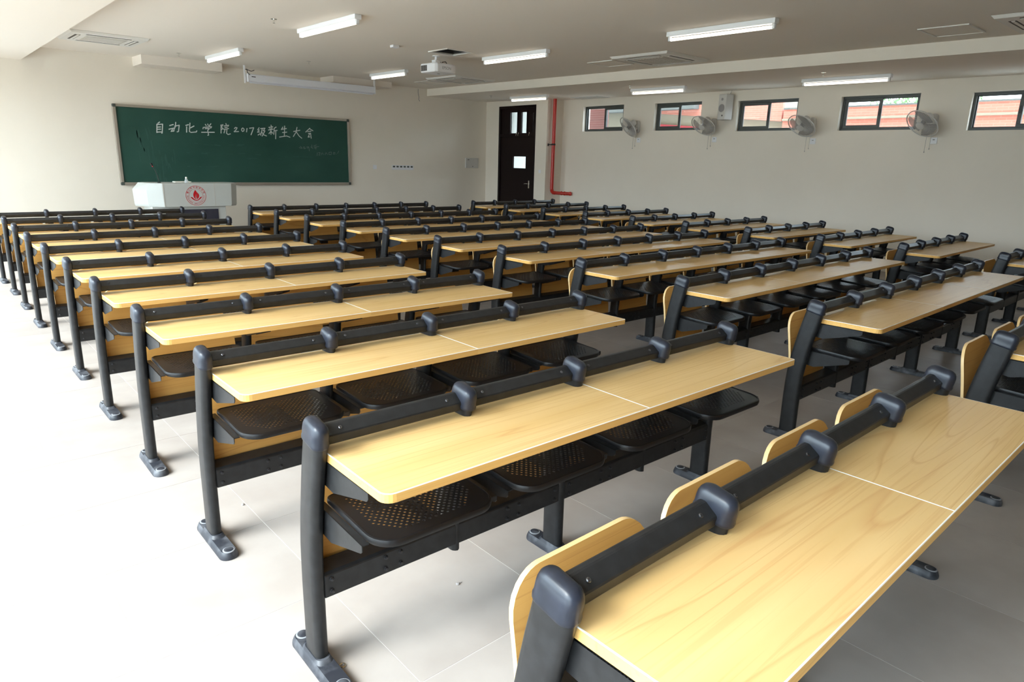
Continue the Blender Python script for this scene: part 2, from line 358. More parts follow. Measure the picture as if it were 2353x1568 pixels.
# ---- right windows
def rwin(n, a, b, z0, z1, sash_left, label):
    w_ = empty('window_%d' % n, (XR, (a+b)/2, z0)); struct(w_, label, 'window')
    wd = b-a; h = z1-z0; t = 0.038; X0, X1 = 0.085, 0.165; mb = MB()
    mb.box(X0,X1,-wd/2,wd/2,0,t); mb.box(X0,X1,-wd/2,wd/2,h-t,h); mb.box(X0,X1,-wd/2,-wd/2+t,t,h-t); mb.box(X0,X1,wd/2-t,wd/2,t,h-t)
    mb.build('frame', M['frame'], w_, bevel=.003, seg=1)
    # far half (left in the photograph) and near half; the sliding sash stands proud on one side
    for s in (1,-1):
        slid = (s == 1) == sash_left
        xa = X0+.010 if slid else X0+.042; f = 0.055 if slid else 0.018
        y0, y1 = (0.0-.028, wd/2-t) if s == 1 else (-wd/2+t, 0.028)
        mb = MB(); mb.box(xa,xa+.028,y0,y1,t,t+f); mb.box(xa,xa+.028,y0,y1,h-t-f,h-t); mb.box(xa,xa+.028,y0,y0+max(f,.04),t+f,h-t-f); mb.box(xa,xa+.028,y1-f,y1,t+f,h-t-f)
        sa = mb.build('sash', M['frame'], w_, bevel=.002, seg=1)
        mb = MB(); mb.box(xa+.011,xa+.016,y0+f*.5,y1-f*.5,t+f*.5,h-t-f*.5); mb.build('pane', M['glass'], sa)
    mb = MB(); mb.box(X0-.004,X0+.012,-.012,.012,h*.42,h*.62); mb.build('latch', M['black'], w_)
    # plastered sill and reveal lining
rl = ['small high window furthest from the camera, nearest the red pipe','second high window from the door, left of the wall speaker','third high window from the door, right of the wall speaker','fourth high window from the door, facing pale pink brickwork','high window cut by the right edge of the photo']
for k, (a,b,c,d) in enumerate(RWIN): rwin(6+k, a, b, c, d, k in (1,2,3), rl[k])

# ---- door
d = empty('door_1', (XD, 12.5, 0)); struct(d, 'dark brown wooden door with three slim upper panes and a square viewing pane', 'door')
mb = MB(); H = 3.05
mb.box(-.012,.14,.64,.70,0,H); mb.box(-.012,.14,-.70,-.64,0,H); mb.box(-.012,.14,-.64,.64,H-.06,H); mb.box(-.012,.14,-.64,.64,2.30,2.36); mb.build('door_frame', M['door'], d, bevel=.003, seg=1)
def leaf(y0,y1,z0,z1,holes,x0,x1,name):   # panel with rectangular pane openings, cut as strips
    mb = MB(); zs = sorted({z0,z1,*[h[2] for h in holes],*[h[3] for h in holes]}); ys = sorted({y0,y1,*[h[0] for h in holes],*[h[1] for h in holes]})
    for za, zb_ in zip(zs, zs[1:]):
        for ya_, yb_ in zip(ys, ys[1:]):
            cyy, czz = (ya_+yb_)/2, (za+zb_)/2
            if not any(h[0]<cyy<h[1] and h[2]<czz<h[3] for h in holes): mb.box(x0,x1,ya_,yb_,za,zb_)
    bmo = mb.build(name, M['door'], d); return bmo
vp = (-.345,.150,1.52,1.81)
dl = leaf(-.64,.64,0.0,2.30,[vp],.02,.065,'door_leaf')
mb = MB(); mb.box(.04,.045,*vp); mb.build('pane', M['glass'], dl)
ups = [(.02,.275,2.385,2.895),(-.355,-.14,2.385,2.89),(-.60,-.565,2.40,2.86)]
tl = leaf(-.64,.64,2.36,H-.06,ups,.02,.065,'transom')
for u in ups:
    mb = MB(); mb.box(.04,.045,*u); mb.build('pane', M['glass'], tl)
mb = MB()
for (a,b) in ((-.03,.30),(-.38,-.12)): mb.box(.008,.02,a,a+.03,2.37,2.93); mb.box(.008,.02,b-.03,b,2.37,2.93)
mb.build('casement_trim', M['door'], tl)
for yy in (.0,-.075,-.48):
    mb = MB(); mb.box(-.01,.01,yy-.012,yy+.012,2.335,2.40); mb.tube([(-.01,yy,2.37),(-.025,yy,2.355),(-.025,yy,2.32)],.006,6); mb.build('latch', M['chrome'], tl)
mb = MB(); mb.box(.008,.02,-.515,-.475,1.03,1.22); mb.tube([(.01,-.495,1.14),(-.04,-.495,1.14),(-.04,-.42,1.142),(-.04,-.37,1.135)],.009,8); h_ = mb.build('door_handle', M['chrome'], dl, smooth=True, bevel=.003, seg=1)
h_['label'] = 'satin chrome lever handle'
mb = MB(); mb.box(XD-.007, XD, 11.56, 11.64, 1.42, 1.50); tag(mb.build('light_switch', M['plastic'], bevel=.002, seg=1), 'small pale switch plate on the wall between the door and the red pipe', 'switch')

# ---- red fire pipe in the corner
p = empty('fire_pipe', (11.285, 11.31, .97), 0, 'red water pipe running down the corner beside the door and turning right', 'pipe')
mb = MB(); mb.tube([(0,0,zlow(11.3)-.97),(0,0,.07)],.042,14); mb.tube([(0,0,.07),(.01,-.005,.02),(.04,-.02,-.015),(.08,-.05,-.02)],.046,14); mb.build('riser', M['redpipe'], p, smooth=True)
mb = MB(); mb.tube([(.08,-.05,-.02),(.31,-.30,-.03),(.335,-.36,-.03)],.040,14); mb.build('horizontal_run', M['redpipe'], p, smooth=True)
mb = MB()
for a in (.35,.55,.9):
    q = Vector((.08,-.05,-.02)).lerp(Vector((.335,-.36,-.03)), a); q2 = q + Vector((.02,-.024,0)); mb.tube([q,q2],.050,14)
mb.build('coupling', M['redpipe'], p, smooth=True)
mb = MB(); mb.tube([(0,0,1.12),(0,0,1.16)],.050,14); mb.tube([(-.03,0,1.14),(-.13,.05,1.13)],.010,6); mb.tube([(-.13,.05,1.10),(-.13,.05,1.155)],.016,6); mb.build('pipe_clamp', M['dark'], p)

# ============================================================ THE BENCHES
S_ = 0.5559
def yc(z):      # fore-aft centre of a post at height z
    K = [(0,.087),(.30,.090),(.42,.088),(.55,.073),(.70,.046),(.80,.023),(.86,.010),(.92,-.002)]
    for (a,b),(c,e) in zip(K, K[1:]):
        if z <= c: return b+(e-b)*(z-a)/(c-a)
    return K[-1][1]
def post_mesh(z0, w=.046, dd=.104):
    mb = MB(); rings = []
    for z in ([z0] + [z for z in (.15,.3,.38,.44,.5,.56,.62,.68,.74,.80,.845) if z > z0+.01]):
        tilt = (yc(z+.02)-yc(z-.02))/.04
        rings.append([(x, yc(z)+y, z - y*tilt*0.9 if z > .4 else z) for x, y in stadium(w, dd, 3, r=.021)])
    mb.loft(rings); return mb.mesh('post', M['steel'], smooth=True)
POST_LONG = post_mesh(.02); POST_SHORT = post_mesh(.232, .036, .094)
def cap_mesh():
    mb = MB(); rings = []
    ax = Vector((0,-.2,1)).normalized(); ay = Vector((0,1,.2)).normalized(); o = Vector((0,.0155,.834))
    for t, sx, sy in ((0,1.0,1.0),(.003,1.05,1.03),(.010,1.06,1.035),(.016,1.0,1.0),(.036,1.0,1.0),(.050,.96,.98),(.061,.87,.92),(.069,.71,.81),(.0745,.48,.62),(.077,.22,.36)):
        ww, d2 = .056*sx, .112*sy
        rings.append([tuple(o + ax*t + Vector((1,0,0))*x + ay*y) for x, y in stadium(ww, d2, 5, r=ww/2*.98)])
    mb.loft(rings); return mb.mesh('post_cap', M['cap'], smooth=True)
CAP = cap_mesh()
def foot_mesh():
    mb = MB(); c = .055; rings = []
    for z, w, d_ in ((0,.078,.372),(.010,.078,.372),(.026,.066,.360),(.032,.058,.350)):
        rings.append([(x, c+y, z) for x, y in stadium(w, d_, 5, r=w/2*.97)])
    mb.loft(rings)
    rings = []
    for z, w, d_ in ((.030,.060,.150),(.044,.050,.122)): rings.append([(x, .087+y, z) for x, y in stadium(w, d_, 5, r=.022)])
    mb.loft(rings); return mb.mesh('foot', M['foot'], smooth=True)
FOOT = foot_mesh()
def disc_mesh():
    mb = MB(); mb.lathe([(.0245,0),(.0245,.003),(.021,.004)], n=18); a = MB(); return mb.mesh('foot_plug', M['ring'], smooth=True)
def plug_mesh():
    mb = MB(); mb.lathe([(.0195,0),(.0195,.0052),(.017,.006)], n=18); return mb.mesh('foot_plug', M['foot'], smooth=True)
RING, PLUG = disc_mesh(), plug_mesh()
# seat: pressed steel with staggered round holes, rolled rim, in local frame centred on the seat span
def seat_mesh():
    W2 = .228; F, B = -.272, .078
    def outline(W, f, b, rf, rb, n=7):
        pts = []
        for cx, cy, r, a0 in ((W-rb,b-rb,rb,0),(-W+rb,b-rb,rb,90),(-W+rf,f+rf,rf,180),(W-rf,f+rf,rf,270)):
            for k in range(n+1): a = math.radians(a0+90*k/n); pts.append((cx+r*math.cos(a), cy+r*math.sin(a)))
        return pts
    holes = []; px, py = .0222, .0125; r = .0047
    for j in range(21):
        y = -.222 + j*py
        for i in range(-10, 11):
            x = (i + (.5 if j % 2 else 0))*px
            if abs(x) > .182: continue
            if y < -.222+.075 and abs(x) > .115 + (y+.222)*.9: continue
            holes.append([(x + r*math.cos(2*PI*k/8), y + r*math.sin(2*PI*k/8)) for k in range(8)])
    me = curve_mesh('seat', [outline(W2-.006, F+.006, B, .085, .02)] + holes, .0012, M['seat'])
    bm = bmesh.new(); bm.from_mesh(me)
    for v in bm.verts:
        v.co.z += .606 + .05*(v.co.y-.07)*0.9
    bm.to_mesh(me); bm.free()
    mb = MB(); rim = []
    for k, (e, z) in enumerate(((.008,.0035),(.002,.0022),(0,-.004),(0,-.012),(.003,-.020),(.008,-.020),(.008,-.003))):
        rim.append([(x, y, .606 + z + .045*(y-.07)) for x, y in outline(W2-e, F+e, B, .085-e, .02)])
    n = len(rim[0])
    vs = [p for r_ in rim for p in r_]; fs = []
    K = len(rim)
    for a in range(K):
        b = (a+1) % K
        for i in range(n): j = (i+1) % n; fs.append((a*n+i, a*n+j, b*n+j, b*n+i))
    mb.add(vs, fs); rm = mb.mesh('seat_rim', M['seat'], smooth=True)
    return me, rm
SEAT, SEATRIM = seat_mesh()
def side_plate(y_b, z_t, z_b, y_f, zf, name, t=.003):   # pressed bracket: rear top, rear bottom, front tip
    mb = MB(); pts = [(y_b, z_t), (y_b+.012, z_b+.01), (y_b-.085, z_b), (y_f+.008, zf-.028), (y_f, zf-.018), (y_f, zf)]
    mb.prism(pts, 'x', 0, t)
    mb.hexa([(0,y_f,zf-.003),(.024,y_f,zf-.003),(.024,y_b,z_t-.003),(0,y_b,z_t-.003),(0,y_f,zf),(.024,y_f,zf),(.024,y_b,z_t),(0,y_b,z_t)])
    return mb
SB = side_plate(.075,.592,.492,-.215,.580,'seat_bracket'); SB_R = SB.mesh('seat_bracket', M['steel'])
def mirror(mb):
    o = MB(); o.v = [(-x,y,z) for x,y,z in mb.v]; o.f = [f[::-1] for f in mb.f]; o.m = mb.m; return o
SB_L = mirror(SB).mesh('seat_bracket', M['steel'])
DB = side_plate(.045,.768,.678,-.262,.768,'desk_bracket'); DB_R = DB.mesh('desk_bracket', M['steel']); DB_L = mirror(DB).mesh('desk_bracket', M['steel'])
mb = MB(); mb.box(-.020,.020,-.17,.045,.570,.584); mb.tube([(-.03,-.185,.575),(.03,-.185,.575)],.012,8); HINGE = mb.mesh('seat_hinge', M['steel'])
# backrest: bent board with large rounded upper corners
def back_mesh():
    W = .244; z0, z1 = .335, .790; th = .014; R = .10; n = 8
    def yb(z): t = (z-z0)/(z1-z0); return .128 + .064*t**1.5
    outl = []
    for cx, cz, r, a0 in ((W-R, z1-R, R, 0), (-W+R, z1-R, R, 90), (-W+.03, z0+.03, .03, 180), (W-.03, z0+.03, .03, 270)):
        for k in range(n+1): a = math.radians(a0+90*k/n); outl.append((cx+r*math.cos(a), cz+r*math.sin(a)))
    # horizontal slices
    zs = [z0, z0+.01, z0+.03] + [z0+.03+(z1-R-z0-.03)*k/6 for k in range(1,7)] + [z1-R+R*math.sin(math.radians(a)) for a in (15,30,45,58,70,80,87,90)]
    def half(z):
        if z > z1-R: return W-R + math.sqrt(max(0, R*R-(z-(z1-R))**2))
        if z < z0+.03: return W-.03 + math.sqrt(max(0, .03**2-(z0+.03-z)**2))
        return W
    def bow(x): return .010*(1-(x/W)**2)*0+0
    mb = MB(); m = MB(); vsF = []; N = 4
    for z in zs:
        h = half(z)
        for i in range(N+1): x = -h + 2*h*i/N; vsF.append((x, z))
    nF = len(vsF); V = [(x, yb(z), z) for x, z in vsF] + [(x, yb(z)+th, z) for x, z in vsF]
    fs = []; ms = []
    for k in range(len(zs)-1):
        for i in range(N):
            a = k*(N+1)+i; fs.append((a,a+1,a+N+2,a+N+1)); fs.append((nF+a,nF+a+N+1,nF+a+N+2,nF+a+1))
    mb.add(V, fs, 0)
    side = [k*(N+1) for k in range(len(zs))]; sr = [k*(N+1)+N for k in range(len(zs))]; e = []
    for a, b in zip(side, side[1:]): e.append((a, b, nF+b, nF+a))
    for a, b in zip(sr, sr[1:]): e.append((a, nF+a, nF+b, b))
    top = [(len(zs)-1)*(N+1)+i for i in range(N+1)]
    for a, b in zip(top, top[1:]): e.append((a, nF+a, nF+b, b))
    for a, b in zip(range(N), range(1,N+1)): e.append((a, b, nF+b, nF+a))
    mb.f += e; mb.m += [1]*len(e)
    me = mb.mesh('backrest', [M['ply'], M['plyedge']], smooth=True)
    return me
BACK = back_mesh()
mb = MB(); mb.box(-.05,-.02,.10,.142,.50,.53); mb.box(.02,.05,.10,.142,.50,.53); mb.box(-.05,.05,.085,.105,.49,.54); BMOUNT = mb.mesh('backrest_mount', M['steel'])
# rail between two caps
def rail_mesh(with_screws):
    a, b = .022, S_-.022
    prof = [(.050,.824),(.050,.868),(.040,.880),(.024,.880),(-.012,.853),(-.008,.824),(.008,.816)]
    mb = MB(); mb.prism(prof, 'x', a, b)
    if with_screws:
        for x in (.075, S_-.075): mb.lathe([(.0058,0),(.0058,.003),(.004,.005)], (x, .004, .868), 8, 1)
    return mb.mesh('rail', [M['steel'], M['screw']], bevel=.003, seg=1)
RAIL, RAIL_S = rail_mesh(False), rail_mesh(True)
nrm = Vector((0,-.64,.77))
mb = MB(); mb.lathe([(.0062,0),(.0062,.0025),(.0045,.004),(.002,.004),(.002,.002)], n=10)
SCREW = mb.mesh('screw', M['screw'], smooth=True)
mb = MB(); mb.lathe([(.0085,0),(.0085,.003),(.006,.004),(.006,.010),(.004,.011)], n=10)
BOLT = mb.mesh('bolt', M['bolt'], smooth=True)
_cache = {}
def desk_mesh(x0, x1, first, last):
    key = (round(x1-x0,3), first, last)
    if key in _cache: return _cache[key]
    L_ = x1-x0; f, b = -.357, .055; z1, z0 = .800, .772; R = .035
    pts = []
    def arc(cx, cy, r, a0):
        for k in range(6): a = math.radians(a0+90*k/5); pts.append((cx+r*math.cos(a), cy+r*math.sin(a)))
    arc(R, f+R, R, 180) if first else pts.append((0,f))
    arc(L_-.008, f+.008, .008, 270) if last else pts.append((L_,f))
    pts.append((L_,b)); pts.append((0,b))
    mb = MB(); mb.prism(pts, 'z', z0, z1); top = mb.mesh('desktop', M['desk'])
    # edge banding a millimetre proud, with a pale line along the upper arris
    def off(p, d_):
        out = []
        for i in range(len(p)):
            a, b_, c = Vector(p[i-1]), Vector(p[i]), Vector(p[(i+1) % len(p)])
            n1 = Vector(((b_-a).y, -(b_-a).x)).normalized(); n2 = Vector(((c-b_).y, -(c-b_).x)).normalized()
            nn = (n1+n2).normalized(); out.append(tuple(b_ + nn*d_/max(.5, nn.dot(n1))))
        return out
    o1 = off(pts, .0012); n = len(pts); mb = MB(); i1 = off(pts, -.0022)
    V = [(x,y,z0) for x,y in o1] + [(x,y,z1-.0018) for x,y in o1] + [(x,y,z1+.0004) for x,y in pts] + [(x,y,z1+.0003) for x,y in i1]
    fs = []; ms = []
    for lev in range(3):
        for i in range(n):
            j = (i+1) % n; fs.append((lev*n+i, lev*n+j, (lev+1)*n+j, (lev+1)*n+i)); ms.append(0 if lev == 0 else 1)
    mb.v = V; mb.f = fs; mb.m = ms
    band = mb.mesh('edge_band', [M['band'], M['white']], smooth=False)
    _cache[key] = (top, band); return _cache[key]
_bc = {}
def beam_mesh(n):
    if n in _bc: return _bc[n]
    L_ = S_*n; mb = MB()
    mb.prism([(.045,.258),(.045,.340),(.055,.350),(.115,.362),(.118,.362),(.118,.258)], 'x', .02, L_-.02)
    _bc[n] = mb.mesh('beam', M['steel'], bevel=.004, seg=1); return _bc[n]
def bench(n, loc, rz, detail, label, group):
    t = empty('lecture_bench', loc, rz, label, 'bench', group)
    for k in range(n+1):
        long = k % 2 == 0
        p = link('post', POST_LONG if long else POST_SHORT, t, (k*S_,0,0))
        link('post_cap', CAP, p)
        if long:
            f_ = link('foot', FOOT, p)
            if detail >= 1:
                for yy in (-.098, .205): link('foot_plug', RING, p, (0,yy,.0305)); link('foot_plug', PLUG, p, (0,yy,.0305))
    for k in range(n):
        x = k*S_; r_ = link('rail', RAIL if detail >= 2 else RAIL_S, t, (x,0,0))
        if detail >= 2:
            for xx in (.078, S_-.078): s_ = link('screw', SCREW, r_, (xx, .004, .866), (.70,0,0))
        c = x+S_/2
        s_ = link('seat', SEAT, t, (c,0,0)); link('seat_rim', SEATRIM, s_)
        link('seat_bracket', SB_R, t, (x+.024,0,0)); link('seat_bracket', SB_L, t, (x+S_-.024,0,0))
        link('seat_hinge', HINGE, s_)
        link('desk_bracket', DB_R, t, (x+.024,0,0)); link('desk_bracket', DB_L, t, (x+S_-.024,0,0))
        b_ = link('backrest', BACK, t, (c,0,0)); link('backrest_mount', BMOUNT, b_)
    bm_ = link('beam', beam_mesh(n), t)
    if detail >= 1:
        for k in range(n):
            xs = [S_*k+S_/2-.03, S_*k+S_/2+.03]
            if k % 2 == 0: xs.append(S_*k+.045)
            else: xs.append(S_*(k+1)-.045)
            for xx in xs:
                for zz in (.280,.325): link('bolt', BOLT, bm_, (xx,.046,zz), (PI/2,0,0))
    cuts = [.024, S_*n/2+.030, S_*n+.014] if n == 4 else [.024, .024+(S_*n-.01)/3, .024+(S_*n-.01)*2/3, S_*n+.014]
    for i in range(len(cuts)-1):
        tp, bd = desk_mesh(cuts[i]+(.001 if i else 0), cuts[i+1]-(.001 if i < len(cuts)-2 else 0), i == 0, i == len(cuts)-2)
        d_ = link('desktop', tp, t, (cuts[i]+(.001 if i else 0),0,0)); link('edge_band', bd, d_)
    return t
BEN = [('L',1,0.004,-0.128,0.0076),('L',2,-0.006,0.894,-0.0169),('L',3,-0.015,1.897,-0.0077),('L',4,-0.019,2.899,-0.0139),('L',5,-0.019,3.921,-0.0002),('L',6,-0.009,4.934,0.0020),('L',7,-0.013,5.934,0.0033),('L',8,-0.014,6.947,0.0073),('L',9,-0.011,7.936,0.0075),('L',10,-0.007,8.910,0.0069),('L',11,-0.024,9.836,0.0034),('M',1,3.223,-0.106,0.0000),('M',2,3.207,0.848,0.0103),('M',3,3.297,1.875,0.0056),('M',4,3.337,2.906,-0.0102),('M',5,3.332,3.921,-0.0097),('M',6,3.290,4.904,-0.0114),('M',7,3.272,5.903,-0.0103),('M',8,3.247,6.885,-0.0066),('M',9,3.235,7.890,-0.0058),('M',10,3.222,8.874,-0.0028),('M',11,3.224,9.892,0.0013),('R',2,7.499,0.892,0.0018),('R',3,7.500,1.846,0.0132),('R',4,7.558,2.813,0.0049),('R',5,7.629,3.830,0.0031),('R',6,7.613,4.813,-0.0031),('R',7,7.655,5.820,-0.0007),('R',8,7.658,6.820,-0.0026),('R',9,7.655,7.829,-0.0006),('R',10,7.639,8.821,-0.0022),('R',11,7.638,9.818,-0.0017)]
ORD = ['', 'first', 'second', 'third', 'fourth', 'fifth', 'sixth', 'seventh', 'eighth', 'ninth', 'tenth', 'eleventh']
for blk, r, x, y, a in BEN:
    n = 6 if blk == 'M' else 4
    if blk == 'L':
        lab = {1: 'black steel bench with pale wood desktop filling the lower right corner of the photo', 11: 'bench of the left column nearest the lectern, four seats wide'}.get(r, 'bench in the left column beside the bright aisle, %s row from the camera' % ORD[r])
        grp = 'four-seat benches in the left column'
    elif blk == 'M':
        lab = {1: 'middle column bench nearest the camera, cut off at the right edge', 11: 'six-seat bench in the middle column nearest the front wall'}.get(r, 'six-seat bench in the middle column, %s row from the camera' % ORD[r])
        grp = 'six-seat benches in the middle column'
    else:
        lab = {2: 'bench of the right column cut off by the right edge of the photo', 11: 'four-seat bench in the right column nearest the brown door'}.get(r, 'four-seat bench in the right column by the windows, %s row from the door' % ORD[12-r])
        grp = 'four-seat benches in the right column'
    det = 2 if (blk, r) in (('L',1),('L',2),('L',3),('L',4),('M',1),('M',2)) else 1 if (blk, r) in (('L',5),('L',6),('L',7),('M',3),('M',4)) else 0
    bench(n, (x, y, 0), a, det, lab, grp)

# ============================================================ THINGS AT THE FRONT
# ---- blackboard
X0, X1, Z0, Z1 = 2.255, 7.03, 1.055, 2.515
bb = empty('blackboard', (X0, YF, Z0), 0, 'long dark green blackboard with chalk writing on the front wall', 'blackboard')
Wb, Hb = X1-X0, Z1-Z0
mb = MB(); mb.box(.03, Wb-.03, -.040, 0, .03, Hb-.03); mb.build('writing_surface', M['board'], bb)
for nm, b in (('frame_rail', (.03,Wb-.03,-.062,0,Hb-.048,Hb)), ('frame_rail', (.03,Wb-.03,-.070,0,0,.055)), ('frame_rail', (0,.055,-.066,0,.03,Hb-.03)), ('frame_rail', (Wb-.045,Wb,-.062,0,.03,Hb-.03))):
    mb = MB(); mb.box(*b); mb.build(nm, M['alum'], bb, bevel=.006, seg=2)
for cx, cz in ((0,0),(Wb-.06,0),(0,Hb-.06),(Wb-.06,Hb-.06)):
    mb = MB(); mb.box(cx,cx+.06,-.073,0,cz,cz+.06); mb.build('corner_cap', M['corner'], bb, bevel=.012, seg=2)
CH, SM = [[[[[3.036,2.233],[3.001,2.206]],[[2.984,2.192],[2.968,2.036]],[[2.986,2.185],[3.085,2.197],[3.062,2.033],[3.049,2.03]],[[2.988,2.138],[3.047,2.144]],[[2.984,2.098],[3.043,2.103]],[[2.972,2.046],[3.064,2.054]]],[[[3.208,2.177],[3.277,2.201]],[[3.188,2.108],[3.298,2.14]],[[3.263,2.125],[3.224,2.068],[3.282,2.085]],[[3.324,2.244],[3.311,2.168],[3.261,2.07]],[[3.298,2.171],[3.383,2.193],[3.358,2.075],[3.331,2.066]]],[[[3.503,2.195],[3.555,2.212]],[[3.517,2.172],[3.507,2.068]],[[3.585,2.245],[3.561,2.084],[3.59,2.069],[3.688,2.082],[3.701,2.105]],[[3.562,2.14],[3.656,2.193]]],[[[3.873,2.237],[3.889,2.21]],[[3.92,2.245],[3.927,2.215]],[[3.982,2.253],[3.945,2.208]],[[3.82,2.146],[3.829,2.174],[3.991,2.197],[3.97,2.167]],[[3.862,2.152],[3.948,2.162],[3.909,2.122]],[[3.909,2.122],[3.919,2.033],[3.901,2.027]],[[3.788,2.081],[4.036,2.092]]],[[[4.17,2.234],[4.218,2.247],[4.182,2.199],[4.212,2.172],[4.175,2.149]],[[4.178,2.235],[4.165,2.081]],[[4.276,2.273],[4.281,2.25]],[[4.235,2.223],[4.329,2.243],[4.315,2.221]],[[4.247,2.195],[4.3,2.205]],[[4.222,2.158],[4.324,2.178]],[[4.252,2.16],[4.224,2.087]],[[4.289,2.169],[4.275,2.082],[4.303,2.061],[4.351,2.075]]],[[[4.439,2.183],[4.463,2.206],[4.495,2.201],[4.474,2.164],[4.429,2.121],[4.521,2.129]]],[[[4.613,2.204],[4.589,2.188],[4.582,2.159],[4.6,2.133],[4.627,2.146],[4.638,2.179],[4.613,2.204]]],[[[4.698,2.199],[4.683,2.128]]],[[[4.75,2.206],[4.839,2.221],[4.772,2.075]]],[[[4.953,2.227],[4.919,2.181],[4.953,2.182],[4.912,2.133],[4.957,2.141]],[[4.919,2.077],[4.964,2.106]],[[4.983,2.211],[5.079,2.223],[5.036,2.169],[5.075,2.17],[5.004,2.06]],[[5.018,2.205],[4.974,2.076]],[[5.002,2.145],[5.038,2.087],[5.1,2.067]]],[[[5.211,2.292],[5.217,2.267]],[[5.159,2.242],[5.249,2.261]],[[5.182,2.228],[5.189,2.213]],[[5.231,2.238],[5.213,2.215]],[[5.148,2.189],[5.253,2.209]],[[5.204,2.199],[5.198,2.101]],[[5.194,2.161],[5.154,2.114]],[[5.21,2.162],[5.24,2.126]],[[5.321,2.258],[5.279,2.233],[5.259,2.104]],[[5.275,2.18],[5.341,2.191]],[[5.308,2.182],[5.294,2.015]]],[[[5.468,2.265],[5.431,2.21]],[[5.448,2.219],[5.548,2.239]],[[5.452,2.151],[5.552,2.166]],[[5.51,2.29],[5.489,2.076]],[[5.381,2.056],[5.539,2.086],[5.615,2.062]]],[[[5.703,2.185],[5.851,2.218]],[[5.787,2.277],[5.757,2.172],[5.691,2.08]],[[5.769,2.173],[5.824,2.098],[5.884,2.051]]],[[[6.082,2.273],[5.982,2.187]],[[6.072,2.262],[6.153,2.222]],[[6.026,2.197],[6.108,2.212]],[[6.041,2.157],[6.093,2.169]],[[6.07,2.153],[6.032,2.082],[6.073,2.09]],[[6.093,2.169],[6.103,2.06]]]],[[[[5.814,1.858],[5.845,1.836]],[[5.841,1.883],[5.87,1.837]],[[5.859,1.866],[5.88,1.834]],[[5.904,1.867],[5.922,1.833],[5.961,1.84]],[[5.924,1.88],[5.948,1.845]],[[5.982,1.87],[6.028,1.877],[6.0,1.841]],[[6.034,1.878],[6.045,1.789]],[[6.08,1.879],[6.133,1.845]],[[6.108,1.921],[6.111,1.85]],[[6.153,1.899],[6.22,1.925]],[[6.158,1.879],[6.278,1.892]],[[6.185,1.883],[6.202,1.83]],[[6.163,1.852],[6.223,1.866]]],[[[6.231,1.759],[6.222,1.693]],[[6.258,1.76],[6.298,1.761],[6.268,1.706],[6.291,1.704]],[[6.33,1.75],[6.322,1.713]],[[6.351,1.756],[6.376,1.721]],[[6.432,1.758],[6.416,1.716]],[[6.445,1.765],[6.477,1.723]],[[6.513,1.773],[6.511,1.724],[6.566,1.726],[6.575,1.781],[6.513,1.773]],[[6.623,1.776],[6.664,1.771],[6.648,1.734],[6.614,1.739],[6.626,1.776]],[[6.683,1.741],[6.689,1.734]],[[6.758,1.81],[6.725,1.754]]]]]
def ribbon(mb, pts, w_, y):
    for (a, b), (c, d_) in zip(pts, pts[1:]):
        dx, dz = c-a, d_-b; L_ = math.hypot(dx, dz) or 1; nx, nz = -dz/L_*w_/2, dx/L_*w_/2; ex, ez = dx/L_*w_*.3, dz/L_*w_*.3
        q = [(a+nx-ex, b+nz-ez), (a-nx-ex, b-nz-ez), (c-nx+ex, d_-nz+ez), (c+nx+ex, d_+nz+ez)]
        mb.add([(u-X0, y, v-Z0) for u, v in q] + [(u-X0, y+.0012, v-Z0) for u, v in q], [(0,1,2,3),(7,6,5,4),(0,4,5,1),(1,5,6,2),(2,6,7,3),(3,7,4,0)])
for ch in CH:
    mb = MB()
    for st in ch: ribbon(mb, st, .017, -.0412)
    mb.build('chalk_character', M['chalk'], bb)
for ln in SM:
    mb = MB()
    for st in ln: ribbon(mb, st, .012, -.0412)
    c_ = mb.build('chalk_note', M['faint'], bb); c_['label'] = 'small faint chalk note'
mb = MB(); rr = random.Random(3)
for (u, v, L_, hh) in ((.35,.85,.25,.45),(.5,.55,.5,.3),(1.0,.80,1.3,.04),(1.2,.62,1.5,.03),(2.3,.55,1.2,.05),(1.0,.36,.8,.02),(.6,.25,.2,.25),(3.2,.6,.9,.03)):
    for k in range(int(6+hh*30)):
        a = u+rr.uniform(0,L_); b = v+rr.uniform(-hh/2,hh/2); l2 = rr.uniform(.05,.22)
        ribbon(mb, [(X0+a,Z0+b),(X0+a+l2*.6,Z0+b+rr.uniform(-.01,.01))] if hh < .2 else [(X0+a,Z0+b),(X0+a+rr.uniform(.0,.03),Z0+b-l2)], rr.uniform(.006,.02), -.0407)
sm_ = mb.build('chalk_smear', M['smear'], bb); sm_['kind'] = 'stuff'

# ---- lectern
lt = empty('lectern', (2.92, 11.8, 0), 0, 'white and grey steel lectern with a red round university emblem', 'lectern')
mb = MB()
plan_t = [(-.70,.62),(-.80,.50),(-.66,.16),(-.45,.0),(.70,.0),(.84,.14),(.90,.50),(.80,.62)]
rings = []
for z, s in ((.765,.97),(.80,.985),(1.05,1.0),(1.165,1.0)):
    rings.append([(x*s if x<0 else x*s, y, z) for x, y in plan_t])
rings[3][1] = (-.70,.50,1.165); rings[3][0] = (-.62,.60,1.165); rings[3][2] = (-.60,.17,1.165)
mb.loft(rings); mb.build('hood', M['lect'], lt, bevel=.008, seg=2)
mb = MB(); mb.box(-.62,.60,.07,.60,0,.77); mb.build('cabinet', M['lect'], lt, bevel=.006, seg=1)
mb = MB(); mb.box(-.42,.46,.055,.071,.08,.715); mb.build('cabinet_door', M['lectdoor'], lt, bevel=.003, seg=1)
mb = MB(); mb.box(-.44,-.43,-.004,.002,.78,1.16); mb.box(.40,.405,-.002,.001,.78,1.16); mb.build('panel_seam', M['acgrille'], lt)
